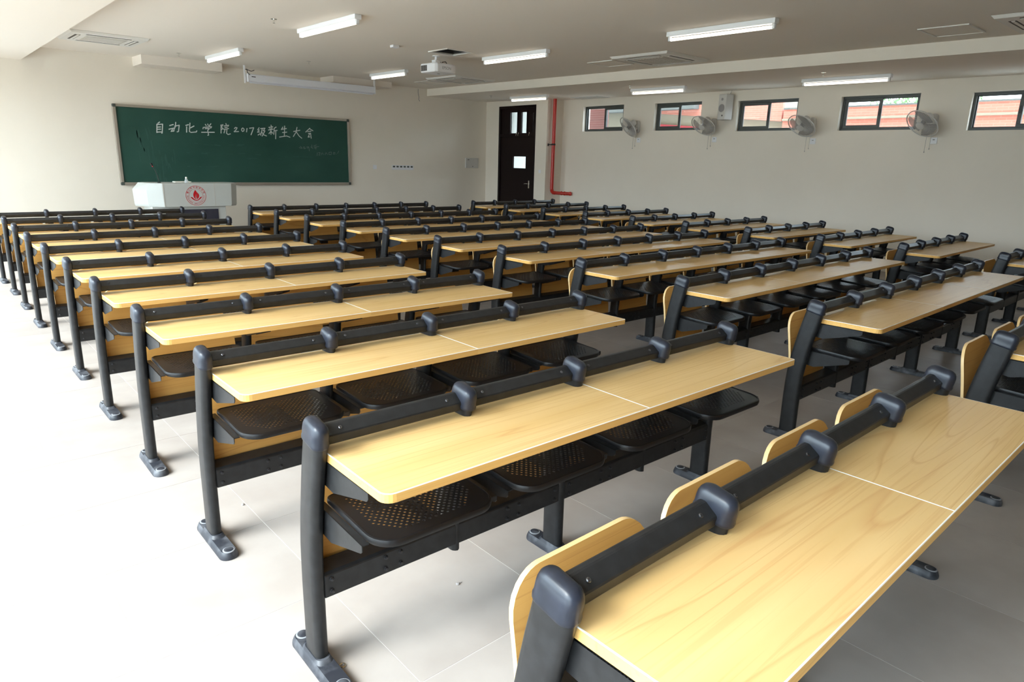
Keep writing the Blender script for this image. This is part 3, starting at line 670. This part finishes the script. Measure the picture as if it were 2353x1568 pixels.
# emblem
em = empty('emblem', (.082,-.0005,.955)); em.parent = lt
def ringshape(r, w_, n=48): return [[(r*math.cos(2*PI*k/n), r*math.sin(2*PI*k/n)) for k in range(n)], [((r-w_)*math.cos(2*PI*k/n), (r-w_)*math.sin(2*PI*k/n)) for k in range(n)]]
K_ = .168/185
def E_(pts): return [[((x-1262)*K_, -(y-405)*K_) for x, y in pts]]
flame = [[(1255,297),(1232,332),(1216,370),(1213,402),(1222,440),(1248,474),(1256,470),(1246,440),(1250,405),(1268,365),(1278,340),(1272,318)],
         [(1281,338),(1266,372),(1254,412),(1256,446),(1264,474),(1270,470),(1266,440),(1272,405),(1290,368),(1294,352)],
         [(1298,354),(1284,386),(1274,424),(1276,452),(1282,472),(1300,456),(1316,430),(1321,400),(1312,372)],
         [(1158,430),(1190,432),(1212,456),(1240,480),(1268,488),(1298,478),(1324,452),(1345,430),(1374,427),(1345,462),(1305,492),(1266,503),(1225,493),(1190,468)]]
def put(me, name, parent, rot=(PI/2,0,0), loc=(0,0,0)): return link(name, me, parent, loc, rot)
put(curve_mesh('emblem_ring', ringshape(.170,.006), .0012, M['red']), 'emblem_ring', em)
put(curve_mesh('emblem_ring', ringshape(.116,.003), .0012, M['red']), 'emblem_ring', em)
for f_ in flame[:3]: put(curve_mesh('flame_petal', E_(f_), .0012, M['red']), 'flame_petal', em)
put(curve_mesh('leaf_shape', E_(flame[3]), .0012, M['red']), 'leaf_shape', em)
def ring_text(s, r, a0, a1, size, outward):
    allv = MB(); n = len(s)
    for i, ch in enumerate(s):
        if ch == ' ': continue
        a = math.radians(a0+(a1-a0)*i/(n-1)); me = text_mesh('g', ch, size, M['red'], .001)
        rot = a-PI/2 if outward else a+PI/2; c, s_ = math.cos(rot), math.sin(rot)
        V = [(v.co.x*c-v.co.y*s_+r*math.cos(a), v.co.x*s_+v.co.y*c+r*math.sin(a), v.co.z) for v in me.vertices]
        allv.add(V, [tuple(p.vertices) for p in me.polygons]); bpy.data.meshes.remove(me)
    return allv.mesh('emblem_lettering', M['red'])
put(ring_text('FOSHAN UNIVERSITY', .141, 183, 357, .036, False), 'emblem_lettering', em)
put(ring_text('\u4f5b\u5c71\u79d1\u5b66\u6280\u672f\u5b66\u9662', .141, 158, 22, .036, True), 'emblem_lettering', em)
# microphone, bottle, papers
mc = empty('gooseneck_microphone', (2.47, 11.95, 1.165), 0, 'thin black gooseneck microphone standing on the lectern', 'microphone')
mb = MB(); mb.lathe([(.03,0),(.03,.012),(.012,.018)], n=14); mb.build('base', M['black'], mc)
mb = MB(); mb.tube([(0,0,.01),(-.012,0,.10),(-.04,0,.20),(-.075,0,.27)],.005,6); mb.build('stem', M['black'], mc)
mb = MB(); mb.tube([(-.075,0,.27),(-.080,0,.282)],.011,10); r_ = mb.build('collar', M['red'], mc)
mb = MB(); mb.tube([(-.080,0,.282),(-.098,0,.325)],[.013,.017],10); mb.build('head', M['black'], mc)
bt = empty('water_bottle', (2.925, 12.0, 1.165), 0, 'clear plastic water bottle with a white cap on the lectern', 'bottle')
mb = MB(); mb.lathe([(.030,0),(.032,.01),(.032,.03),(.024,.055),(.014,.075)], n=16); mb.build('body', M['bottle'], bt, smooth=True)
mb = MB(); mb.lathe([(.016,.072),(.016,.098),(.013,.102)], n=14); mb.build('lid', M['white'], bt, smooth=True)
mb = MB(); mb.box(-.14,.13,-.07,.10,0,.016); o = mb.build('document_folder', M['white'], bevel=.002, seg=1); o.location = (2.93, 12.25, 1.165); tag(o, 'flat white folder lying on top of the lectern behind the bottle', 'folder')

# ---- projection screen case
ps = empty('projection_screen', (4.52, 12.95, 3.05), 0, 'rolled-up white projection screen case hung above the blackboard', 'screen')
mb = MB(); mb.prism([(0,.028),(.012,.010),(.05,.0),(.10,.0),(.12,.012),(.12,.130),(.105,.142),(.01,.142),(0,.130)], 'x', .0, 2.79); mb.build('case', M['screen'], ps, bevel=.003, seg=1)
mb = MB(); mb.tube([(.04,.05,-.012),(2.75,.05,-.012)],.014,10); mb.build('bottom_bar', M['screen'], ps, smooth=True)
for x in (-.012, 2.79): mb = MB(); mb.box(x,x+.012,-.004,.124,-.006,.148); mb.build('end_cap', M['plastic'], ps, bevel=.004, seg=1)
for x in (-.06, 2.80): mb = MB(); mb.box(x,x+.025,.05,.085,-.03 if x < 0 else .14,zmain(13)-3.05); mb.build('hanging_bracket', M['plastic'], ps)
mb = MB(); mb.tube([(-.05,.02,.22),(.0,.01,.21),(.06,0,.19),(.12,0,.215)],.007,6); mb.tube([(-.02,.02,.23),(-.01,.01,.16),(.03,.0,.12)],.007,6); mb.build('power_cable', M['black'], ps)
mb = MB(); mb.box(.06,.14,-.002,0.001,.085,.100); mb.build('maker_badge', M['black'], ps)

# ---- wall plates
def plate(name, x, z, w_, h, label, cat, t=.012, m='plastic'):
    mb = MB(); mb.box(-w_/2,w_/2,-t,0,-h/2,h/2); o = mb.build(name, M[m], bevel=.003, seg=1); o.location = (x, YF, z); return tag(o, label, cat)
plate('wall_socket', 7.706, 1.467, .095, .095, 'small white socket plate on the front wall right of the blackboard', 'socket')
sw = empty('switch_bank', (8.485, YF, 1.467), 0, 'row of six switches with dark windows on the front wall', 'switch')
mb = MB(); mb.box(-.31,.31,-.014,0,-.055,.055); mb.build('plate', M['plastic'], sw, bevel=.004, seg=1)
for k in range(6):
    mb = MB(); x = -.255+k*.102; mb.box(x-.032,x+.032,-.018,-.012,.0,.038); mb.build('switch_button', M['corner'], sw, bevel=.003, seg=1)
eb = empty('electrical_box', (10.64, YF, 1.615), 0, 'flat cream electrical box on the front wall left of the door', 'box')
mb = MB(); mb.box(-.215,.215,-.03,0,-.13,.13); mb.build('housing', M['gplastic'], eb, bevel=.006, seg=1)
mb = MB(); mb.box(-.19,.19,-.034,-.029,-.105,.105); mb.build('cover', M['gplastic'], eb, bevel=.003, seg=1)
mb = MB(); mb.box(-.16,-.10,-.037,-.033,.075,.088); mb.box(.0,.03,-.037,-.033,-.095,-.082); mb.build('catch', M['dark'], eb)
mb = MB(); mb.tube([(8.96,YF-.01,3.33),(8.955,YF-.01,3.25),(8.975,YF-.012,3.15),(8.97,YF-.01,3.09),(9.0,YF-.012,3.05)],.006,6); tag(mb.build('loose_cable', M['grille']), 'loose grey cable hanging from the ceiling on the front wall', 'cable')

# ============================================================ CEILING THINGS
def tube_lamp(x, y0, y1, zf, label, sp):
    yc_ = (y0+y1)/2; L_ = y1-y0; z = zf(yc_)
    t = empty('ceiling_tube_lamp', (x, yc_, z), 0, label, 'lamp', 'fluorescent tube lamps on the ceiling'); t.rotation_euler = (math.atan(.0075),0,0)
    mb = MB(); mb.box(-.045,.045,-L_/2,L_/2,-.055,0); mb.build('lamp_housing', M['lamp'], t, bevel=.004, seg=1)
    mb = MB(); mb.tube([(0,-L_/2+.05,-.088),(0,L_/2-.05,-.088)],.0185,12); mb.build('lit_tube', M['tube'], t, smooth=True)
    for s in (-1,1):
        mb = MB(); mb.box(-.022,.022,min(s*(L_/2-.012),s*(L_/2-.045)),max(s*(L_/2-.012),s*(L_/2-.045)),-.108,-.05); mb.build('tube_holder', M['lamp'], t, bevel=.006, seg=1)
for a in ((3.48,6.78,8.35,zmain,'tube lamp on the left half of the ceiling, nearer the camera'),(3.58,10.76,12.36,zmain,'small-looking tube lamp above the left part of the blackboard'),
          (6.64,6.82,8.33,zmain,'tube lamp just right of the ceiling projector'),(6.74,10.80,12.12,zmain,'tube lamp above the right end of the blackboard'),
          (6.64,3.23,4.67,zmain,'largest tube lamp, at the top right of the photo'),
          (10.42,10.68,11.94,zlow,'tube lamp above the brown door'),(10.46,7.02,8.31,zlow,'tube lamp above the second high window'),(10.65,3.47,4.86,zlow,'tube lamp above the fourth high window')):
    tube_lamp(a[0],a[1],a[2],a[3],a[4],None)

def cassette(x0, x1, y0, y1, label):
    cx, cyy = (x0+x1)/2, (y0+y1)/2; hx, hy = (x1-x0)/2, (y1-y0)/2
    t = empty('ceiling_air_conditioner', (cx,cyy,zmain(cyy)), 0, label, 'air conditioner', 'ceiling cassette air conditioners'); t.rotation_euler = (math.atan(.0075),0,0)
    mb = MB(); mb.hexa([(-hx+.03,-hy+.03,-.035),(hx-.03,-hy+.03,-.035),(hx-.03,hy-.03,-.035),(-hx+.03,hy-.03,-.035),(-hx,-hy,-.001),(hx,-hy,-.001),(hx,hy,-.001),(-hx,hy,-.001)]); mb.build('panel', M['acpanel'], t, bevel=.004, seg=1)
    q = .52*hx; mb = MB(); mb.box(-q,q,-q,q,-.040,-.030); gr = mb.build('intake_grille', M['acgrille'], t, bevel=.003, seg=1)
    for k in range(9):
        mb = MB(); yy = -q+.06+k*(2*q-.12)/8; mb.box(-q+.03,q-.03,yy-.006,yy+.006,-.044,-.039); mb.build('slat', M['acpanel'], gr)
    for a in range(4):
        ca, sa = math.cos(a*PI/2), math.sin(a*PI/2); r0, r1, l_ = .66*hx, .80*hx, .56*hx
        for nm, zz0, zz1, m_, s0, s1 in (('air_slot', -.0375,-.034,'slot', r0, r1), ('flap', -.043,-.037,'acpanel', r0+.015, r0+(r1-r0)*.62)):
            P = [(s0,-l_),(s1,-l_),(s1,l_),(s0,l_)]; P = [(u*ca-v*sa, u*sa+v*ca) for u, v in P]
            mb = MB(); mb.prism(P, 'z', zz0, zz1); mb.build(nm, M[m_], t)
cassette(1.27,2.32,11.02,12.07,'ceiling air conditioner at the far left above the blackboard end')
cassette(7.76,8.86,5.50,6.60,'ceiling air conditioner between two tube lamps, beside the long beam')
cassette(7.80,8.86,10.66,11.72,'ceiling air conditioner behind the projector')
cassette(7.86,8.92,.48,1.54,'ceiling air conditioner cut by the top right corner')
def hatch(x0,x1,y0,y1,label):
    cx, cyy = (x0+x1)/2,(y0+y1)/2; t = empty('access_hatch',(cx,cyy,zmain(cyy)),0,label,'hatch','square ceiling access hatches'); t.rotation_euler = (math.atan(.0075),0,0)
    hx,hy = (x1-x0)/2,(y1-y0)/2; mb = MB(); w_=.022
    for b in ((-hx,hx,-hy,-hy+w_),(-hx,hx,hy-w_,hy),(-hx,-hx+w_,-hy+w_,hy-w_),(hx-w_,hx,-hy+w_,hy-w_)): mb.box(*b,-.014,-.001)
    mb.build('rim', M['acpanel'], t, bevel=.002, seg=1); mb = MB(); mb.box(-hx+w_,hx-w_,-hy+w_,hy-w_,-.008,-.001); mb.build('lid', M['ceil'], t)
hatch(8.02,8.58,6.76,7.31,'square access hatch next to the middle air conditioner'); hatch(8.16,8.78,1.81,2.33,'square access hatch at the top right of the photo'); hatch(8.08,8.60,12.05,12.57,'square access hatch nearest the front wall')
# open hole in the ceiling with its raw edge
mb = MB(); z = zmain(8.25)
for b in ((HX0-.03,HX1+.03,HY0-.03,HY0),(HX0-.03,HX1+.03,HY1,HY1+.03),(HX0-.03,HX0,HY0,HY1),(HX1,HX1+.03,HY0,HY1)): mb.box(*b, z-.012, z+.01)
tag(mb.build('ceiling_opening_frame', M['acpanel']), 'pale metal frame around the open dark hatch in the ceiling above the projector', 'hatch frame')
# projector
pj_ = empty('ceiling_projector', (6.03, 8.82, 3.12), math.radians(4), 'white projector hanging from the ceiling by a short pole', 'projector')
mb = MB(); plan = [(-.19,-.20),(-.15,-.235),(.13,-.235),(.25,-.20),(.25,.16),(.20,.20),(-.16,.20),(-.19,.16)]
rings = [[(x*.93,y*.93,-.075) for x,y in plan],[(x,y,-.06) for x,y in plan],[(x,y,.045) for x,y in plan],[(x*.95,y*.95,.065) for x,y in plan]]
mb = MB(); mb.loft(rings); mb.build('body', M['plastic'], pj_, bevel=.008, seg=2)
mb = MB(); mb.tube([(0,0,.06),(0,0,zmain(8.82)-3.12)],.022,12); mb.box(-.05,.05,-.05,.05,.06,.13); mb.lathe([(.06,zmain(8.82)-3.12-.012),(.06,zmain(8.82)-3.12)], n=16); mb.build('ceiling_mount', M['plastic'], pj_, bevel=.003, seg=1)
vg = MB(); vg.box(-.194,-.186,.0,.15,-.05,.035); vo = vg.build('side_vent', M['dark'], pj_)
for k in range(7):
    mb = MB(); yy = .012+k*.021; mb.box(-.198,-.193,yy-.003,yy+.003,-.048,.033); mb.build('vent_slat', M['grille'], vo)
mb = MB(); mb.tube([(.10,.0,.065),(.12,-.02,.11),(.17,-.04,.12),(.20,-.06,.065)],.008,6); mb.tube([(.02,-.02,.10),(.06,-.04,.095),(.09,-.07,.066)],.010,6); mb.build('cable', M['black'], pj_)
mb = MB(); mb.lathe([(.05,0),(.05,.02),(.042,.02),(.038,.012)], (.10,.20,-.005), 20, 0, 'y'); mb.build('lens', M['dark'], pj_)
lo_ = link('brand_lettering', text_mesh('lettering','EPSON',.062,M['grille'],.0008), pj_, (.03,-.2352,-.008), (PI/2,0,0))
mb = MB(); mb.box(.02,.07,-.02,.0,-.077,-.0745); mb.build('sensor_window', M['dark'], pj_)
# sprinklers and detectors
def sprinkler(x, y, zf, label):
    t = empty('sprinkler', (x,y,zf(y)), 0, label, 'sprinkler', 'ceiling sprinkler heads')
    mb = MB(); mb.lathe([(.038,-.006),(.038,0)], n=14); mb.build('cover_plate', M['chrome'], t); mb = MB(); mb.lathe([(.009,-.045),(.009,-.006)], n=8); mb.lathe([(.016,-.052),(.016,-.049)], n=10); mb.build('head', M['chrome'], t)
for a in ((2.93,7.89,zmain,'sprinkler head left of the nearer left tube lamp'),(5.02,11.36,zmain,'sprinkler head above the middle of the blackboard'),(3.10,12.34,zmain,'sprinkler head near the left bulkhead'),
          (9.95,12.13,zlow,'sprinkler head on the lower ceiling left of the door lamp'),(9.96,4.20,zlow,'sprinkler head beside the lamp over the fourth high window'),(9.93,7.92,zlow,'sprinkler head beside the lamp over the second high window'),
          (7.10,4.09,zmain,'sprinkler head below the largest tube lamp'),(7.0,7.85,zmain,'sprinkler head below the lamp right of the projector'),(7.13,12.0,zmain,'sprinkler head below the lamp over the blackboard end')): sprinkler(*a)
mb = MB(); mb.box(-.055,.055,-.045,.045,-.035,0); o = mb.build('ceiling_sensor', M['plastic'], bevel=.006, seg=2); o.location = (5.01,8.44,zmain(8.44)); tag(o, 'small white sensor box on the ceiling left of the open hatch', 'sensor')
vt = empty('ceiling_vent', (11.40,10.3,zlow(10.3)), 0, 'flat grey vent in the lower ceiling between the pipe and the first high window', 'vent')
mb = MB(); mb.box(-.22,.22,-.42,.42,-.010,-.001); mb.build('vent_frame', M['gplastic'], vt)
for k in range(14):
    mb = MB(); yy = -.38+k*.0585; mb.box(-.19,.19,yy-.017,yy+.017,-.014,-.009); mb.build('vent_slat', M['acgrille'], vt)
vt = empty('ceiling_vent', (11.38,1.0,zlow(1.0)), 0, 'flat vent in the lower ceiling at the right edge of the photo', 'vent')
mb = MB(); mb.box(-.22,.22,-.42,.42,-.010,-.001); mb.build('vent_frame', M['gplastic'], vt)
for k in range(14):
    mb = MB(); yy = -.38+k*.0585; mb.box(-.19,.19,yy-.017,yy+.017,-.014,-.009); mb.build('vent_slat', M['acgrille'], vt)

# ============================================================ RIGHT WALL THINGS
def fan(yw, zw, nvec, cc, label, slabel):
    t = empty('wall_fan', (XR, yw, zw), 0, label, 'fan', 'wall fans between the high windows')
    mb = MB(); rings = []
    for x, s in ((0,1),(-.03,1),(-.05,.8)): rings.append([(x, y*s, z*s) for y, z in stadium(.13,.26,4,r=.06)])
    mb.loft(rings); mb.build('wall_base', M['gplastic'], t, smooth=True)
    c = Vector(cc)-Vector((XR,yw,zw)); n_ = Vector(nvec).normalized(); a = n_.orthogonal().normalized(); b = n_.cross(a)
    back = c - n_*.11
    mb = MB(); mb.tube([(-.04,0,-.04),(-.10,0,-.05),tuple(Vector((-.16,0,-.02)).lerp(back,.5)), tuple(back-n_*.03)],[.035,.032,.030,.028],10); mb.build('arm', M['gplastic'], t, smooth=True)
    mb = MB(); mb.tube([tuple(back-n_*.10),tuple(back-n_*.08),tuple(back-n_*.0),tuple(back+n_*.045)],[.035,.062,.072,.070],16); mb.build('motor_housing', M['gplastic'], t, smooth=True)
    R = .255
    def pt(r, th, h): return tuple(c + a*r*math.cos(th) + b*r*math.sin(th) + n_*h)
    mb = MB(); mb.tube([pt(R, 2*PI*k/36, 0) for k in range(37)], .0085, 6, 0, False); mb.build('cage_rim', M['gplastic'], t, smooth=True)
    mb = MB()
    for k in range(60):
        th = 2*PI*k/60
        for sgn, h in ((1,.055),(-1,-.075)):
            mb.tube([pt(R,th,0), pt(R*.8,th,sgn*abs(h)*.6), pt(R*.45,th,sgn*abs(h)*.95), pt(.05,th,h)], .0014, 3, 0, False)
    for h, r in ((.05,R*.62),(-.065,R*.62)): mb.tube([pt(r,2*PI*k/24,h) for k in range(25)], .002, 4, 0, False)
    cw = mb.build('cage_wires', M['wire'], t); cw['kind'] = 'stuff'
    mb = MB(); mb.tube([pt(0,0,.045),pt(0,0,.062),pt(0,0,.068)],[.066,.064,.05],20); mb.build('hub_badge', M['gplastic'], t, smooth=True)
    mb = MB(); mb.tube([pt(0,0,-.05),pt(0,0,.035)],[.036,.032],14); hub = mb.build('blade_hub', M['blade'], t, smooth=True)
    for k in range(3):
        mb = MB(); V = []; F = []
        for i in range(6):
            r = .03+.195*i/5; sp = .35+.42*math.sin(PI*min(1,i/4.2)*.55)
            for j in range(5): th = 2*PI*k/3 + (j/4-.5)*2*sp*1.15; V.append(pt(r, th, .02-.05*(j/4)))
        for i in range(5):
            for j in range(4): q = i*5+j; F.append((q,q+1,q+6,q+5))
        mb.add(V, F); bl = mb.mesh('blade', M['blade']); link('blade', bl, t)
    for dy, L_ in ((-.03,.31),(.035,.36)):
        mb = MB(); x = -.10; mb.tube([(x,dy,-.09),(x-.004,dy+.002,-.09-L_)], .0022, 5); mb.tube([(x-.004,dy+.002,-.09-L_),(x-.004,dy+.002,-.115-L_)],[.004,.008],8); mb.build('pull_cord', M['grille'], t)
    mb = MB(); mb.lathe([(.022,-.105),(.026,-.085),(.026,-.07)], (-.10,0,0), 12); mb.build('speed_switch', M['black'], t)
    s_ = empty('wall_socket', (XR, yw-.045, zw-.285), 0, slabel, 'socket', 'socket plates under the wall fans')
    mb = MB(); mb.box(-.010,0,-.05,.05,-.05,.05); mb.build('plate', M['plastic'], s_, bevel=.003, seg=1)
    mb = MB(); mb.box(-.02,-.009,-.016,.016,.008,.022); mb.build('plug', M['grille'], s_, bevel=.004, seg=1)
fan(9.05,2.50,(-.708,.315,-.632),(11.42,9.12,2.475),'wall fan nearest the red pipe, turned towards the blackboard','socket under the fan nearest the red pipe')
fan(7.12,2.50,(-.681,.049,-.731),(11.36,7.16,2.470),'wall fan left of the wall speaker','socket under the fan left of the wall speaker')
fan(5.08,2.46,(-.671,.138,-.728),(11.36,5.13,2.425),'wall fan right of the third high window','socket under the third fan from the red pipe')
fan(3.11,2.46,(-.686,.279,-.672),(11.36,3.175,2.420),'wall fan nearest the right edge of the photo','socket under the fan nearest the right edge')
sp_ = empty('wall_speaker', (XR-.02, 6.80, 2.58), math.radians(-14), 'white box loudspeaker on the right wall between two high windows', 'speaker')
mb = MB(); mb.prism([(-.20,-.10),(-.20,.10),(-.02,.12),(0,.06),(0,-.06),(-.02,-.12)], 'z', 0, .48); mb.build('cabinet', M['gplastic'], sp_, bevel=.018, seg=3)
mb = MB(); mb.lathe([(.075,-.006),(.075,0)], (-.199,0,.22), 22, 0, 'x'); mb.build('woofer', M['grille'], sp_)
mb = MB(); mb.lathe([(.026,-.006),(.026,0)], (-.199,0,.385), 16, 0, 'x'); mb.build('tweeter', M['grille'], sp_)
mb = MB(); mb.lathe([(.018,-.004),(.018,0)], (-.199,-.03,.08), 12, 0, 'x'); mb.build('bass_port', M['slot'], sp_)
mb = MB(); mb.tube([(-.06,-.05,.47),(-.04,-.05,.52),(-.02,-.05,zlow(6.8)-2.58)],.005,6); mb.build('speaker_cable', M['grille'], sp_)

# ============================================================ OUTSIDE THE HIGH WINDOWS
mb = MB(); mb.box(XR+TH+.01, 40, -14, 34, -.3, -.05); tag(mb.build('ground_right', M['paving'], None), kind='structure', label='paved yard outside the right wall', cat='ground')
mb = MB(); mb.box(-40, XL-TH-.01, -25, 34, -.3, -.05); tag(mb.build('ground_left', M['paving'], None), kind='structure', label='paved yard outside the window wall, unseen, added to bounce daylight in', cat='ground')  # unseen ground, added to bounce daylight through the left windows
bw = empty('brick_building', (19,5,-.05),0,'salmon brick building seen through the high windows','building')
mb = MB(); mb.box(0,3,-9,4.5,0,3.42); mb.build('brick_wall', M['brick'], bw)
mb = MB(); mb.box(-.06,0,-9,4.5,3.10,3.16); mb.build('stone_band', M['cream'], bw)
mb = MB(); mb.box(-.03,3.1,-9,4.5,3.42,3.46); mb.build('coping', M['greyroof'], bw)
sr = empty('ramp_building', (19.2,13,-.05),0,'cream building with a slanting red rail seen through the middle high windows','building')
mb = MB(); mb.box(0,3,-3.4,5.5,0,3.9); mb.build('wall', M['cream'], sr)
mb = MB(); mb.hexa([(-.12,-3.4,2.60),(0,-3.4,2.60),(0,1.6,3.0),(-.12,1.6,3.0),(-.12,-3.4,2.78),(0,-3.4,2.78),(0,1.6,3.16),(-.12,1.6,3.16)]); mb.build('red_rail', M['redband'], sr)
mb = MB(); mb.hexa([(-.10,-3.4,3.10),(0,-3.4,3.10),(0,1.0,3.45),(-.10,1.0,3.45),(-.10,-3.4,3.9),(0,-3.4,3.9),(0,1.0,3.9),(-.10,1.0,3.9)]); mb.build('upper_brick', M['brick'], sr)
mb = MB(); mb.box(-.4,3.2,-.5,5.5,3.55,3.75); mb.build('roof_edge', M['greyroof'], sr)
mb = MB(); mb.box(14.2,14.36,12.25,12.95,-.05,3.6); tag(mb.build('brick_pillar', M['brickdark']), 'dark red brick pillar seen through the far left high window', 'pillar')
mb = MB(); mb.box(13.6,15.2,3.95,5.0,-.05,3.3); 
cw = wall_x('wall_corridor', 14.3, 14.5, 14.2, 24, 4.0, [], 'pale wall outside the brown door', M['corridor'])
mb = MB()
def tree(x, y, h, r, seed, label):
    t = empty('tree', (x,y,-.05),0,label,'tree','trees beyond the brick wall'); R_ = random.Random(seed)
    mb = MB(); mb.tube([(0,0,0),(.1,.05,h*.5),(0,.1,h)],[.16,.12,.06],8)
    for k in range(6):
        a = R_.uniform(0,2*PI); mb.tube([(0,.1,h*.7),(math.cos(a)*r*.5,math.sin(a)*r*.5,h*.95),(math.cos(a)*r*.8,math.sin(a)*r*.8,h*1.1)],[.05,.03,.015],5)
    mb.build('trunk', M['bark'], t); mb = MB()
    for k in range(2600):
        while True:
            p_ = Vector((R_.uniform(-1,1),R_.uniform(-1,1),R_.uniform(-1,1)))
            if p_.length < 1: break
        p_ = Vector((p_.x*r,p_.y*r,h+p_.z*r*.75)); d1 = Vector((R_.gauss(0,1),R_.gauss(0,1),R_.gauss(0,1))).normalized(); d2 = d1.orthogonal().normalized(); s = R_.uniform(.06,.13)
        mb.add([p_-d1*s, p_+d2*s*.4, p_+d1*s, p_-d2*s*.4],[(0,1,2,3)])
    f_ = mb.build('foliage', M['leaf'], t); f_['kind'] = 'stuff'
for k, (x,y,h,r) in enumerate(((24,7.5,4.6,1.8),(25,3.0,4.4,1.7),(24.5,11.5,4.6,1.6),(26,15,4.5,1.8),(25,-1,4.6,1.8))):
    tree(x,y,h,r,k+5,['leafy tree beyond the brick wall, behind the fourth high window','leafy tree behind the brick wall at the right edge window','leafy tree behind the third high window','leafy tree furthest left beyond the windows','leafy tree beyond the right end of the brick wall'][k])

mb = MB(); mb.box(XR+.02, XR+TH, -14, 30, ZT+.16, 14); tag(mb.build('wall_sky_blocker', M['cream']), 'unseen upper-storey wall added above the room to block sky from the right yard', 'wall', None, 'structure')  # added out of view, keeps part of the sky off the brickwork

mb = MB(); mb.box(-17, -15, -30, 40, -.05, 2.2); tag(mb.build('horizon_blocker', M['cream']), 'unseen low wall added across the left yard to block the horizon', 'added wall')  # added out of view, cuts the lowest daylight entering the left windows

# crumbs on the floor
for k, (x, y, s, lab) in enumerate(((.625,1.022,.008,'small grey screw lying on the floor under the second row bench'),(.193,2.206,.007,'dark crumb on the floor in the left aisle beside the third row'),)):
    mb = MB(); mb.lathe([(s,0),(s*1.05,.004),(s*.6,.007)], n=8); mb.box(-s*.5,s*2.4,-.002,.002,0,.004); o = mb.build('loose_screw', M['grille']); o.location = (x,y,0); o.rotation_euler = (0,0,k*1.3); tag(o, lab, 'screw')
mb = MB(); V = []
for a in range(24): V.append([( (.0095+.0028*math.cos(2*PI*q/6))*math.cos(2*PI*a/24), (.0095+.0028*math.cos(2*PI*q/6))*math.sin(2*PI*a/24), .0028+.0026*math.sin(2*PI*q/6)) for q in range(6)])
mb.loft(V+[V[0]], False); o = mb.build('loose_washer', M['chrome'], smooth=True); o.location = (.047,.904,0); tag(o, 'tiny metal washer on the floor beside the foot of the second row bench', 'washer')
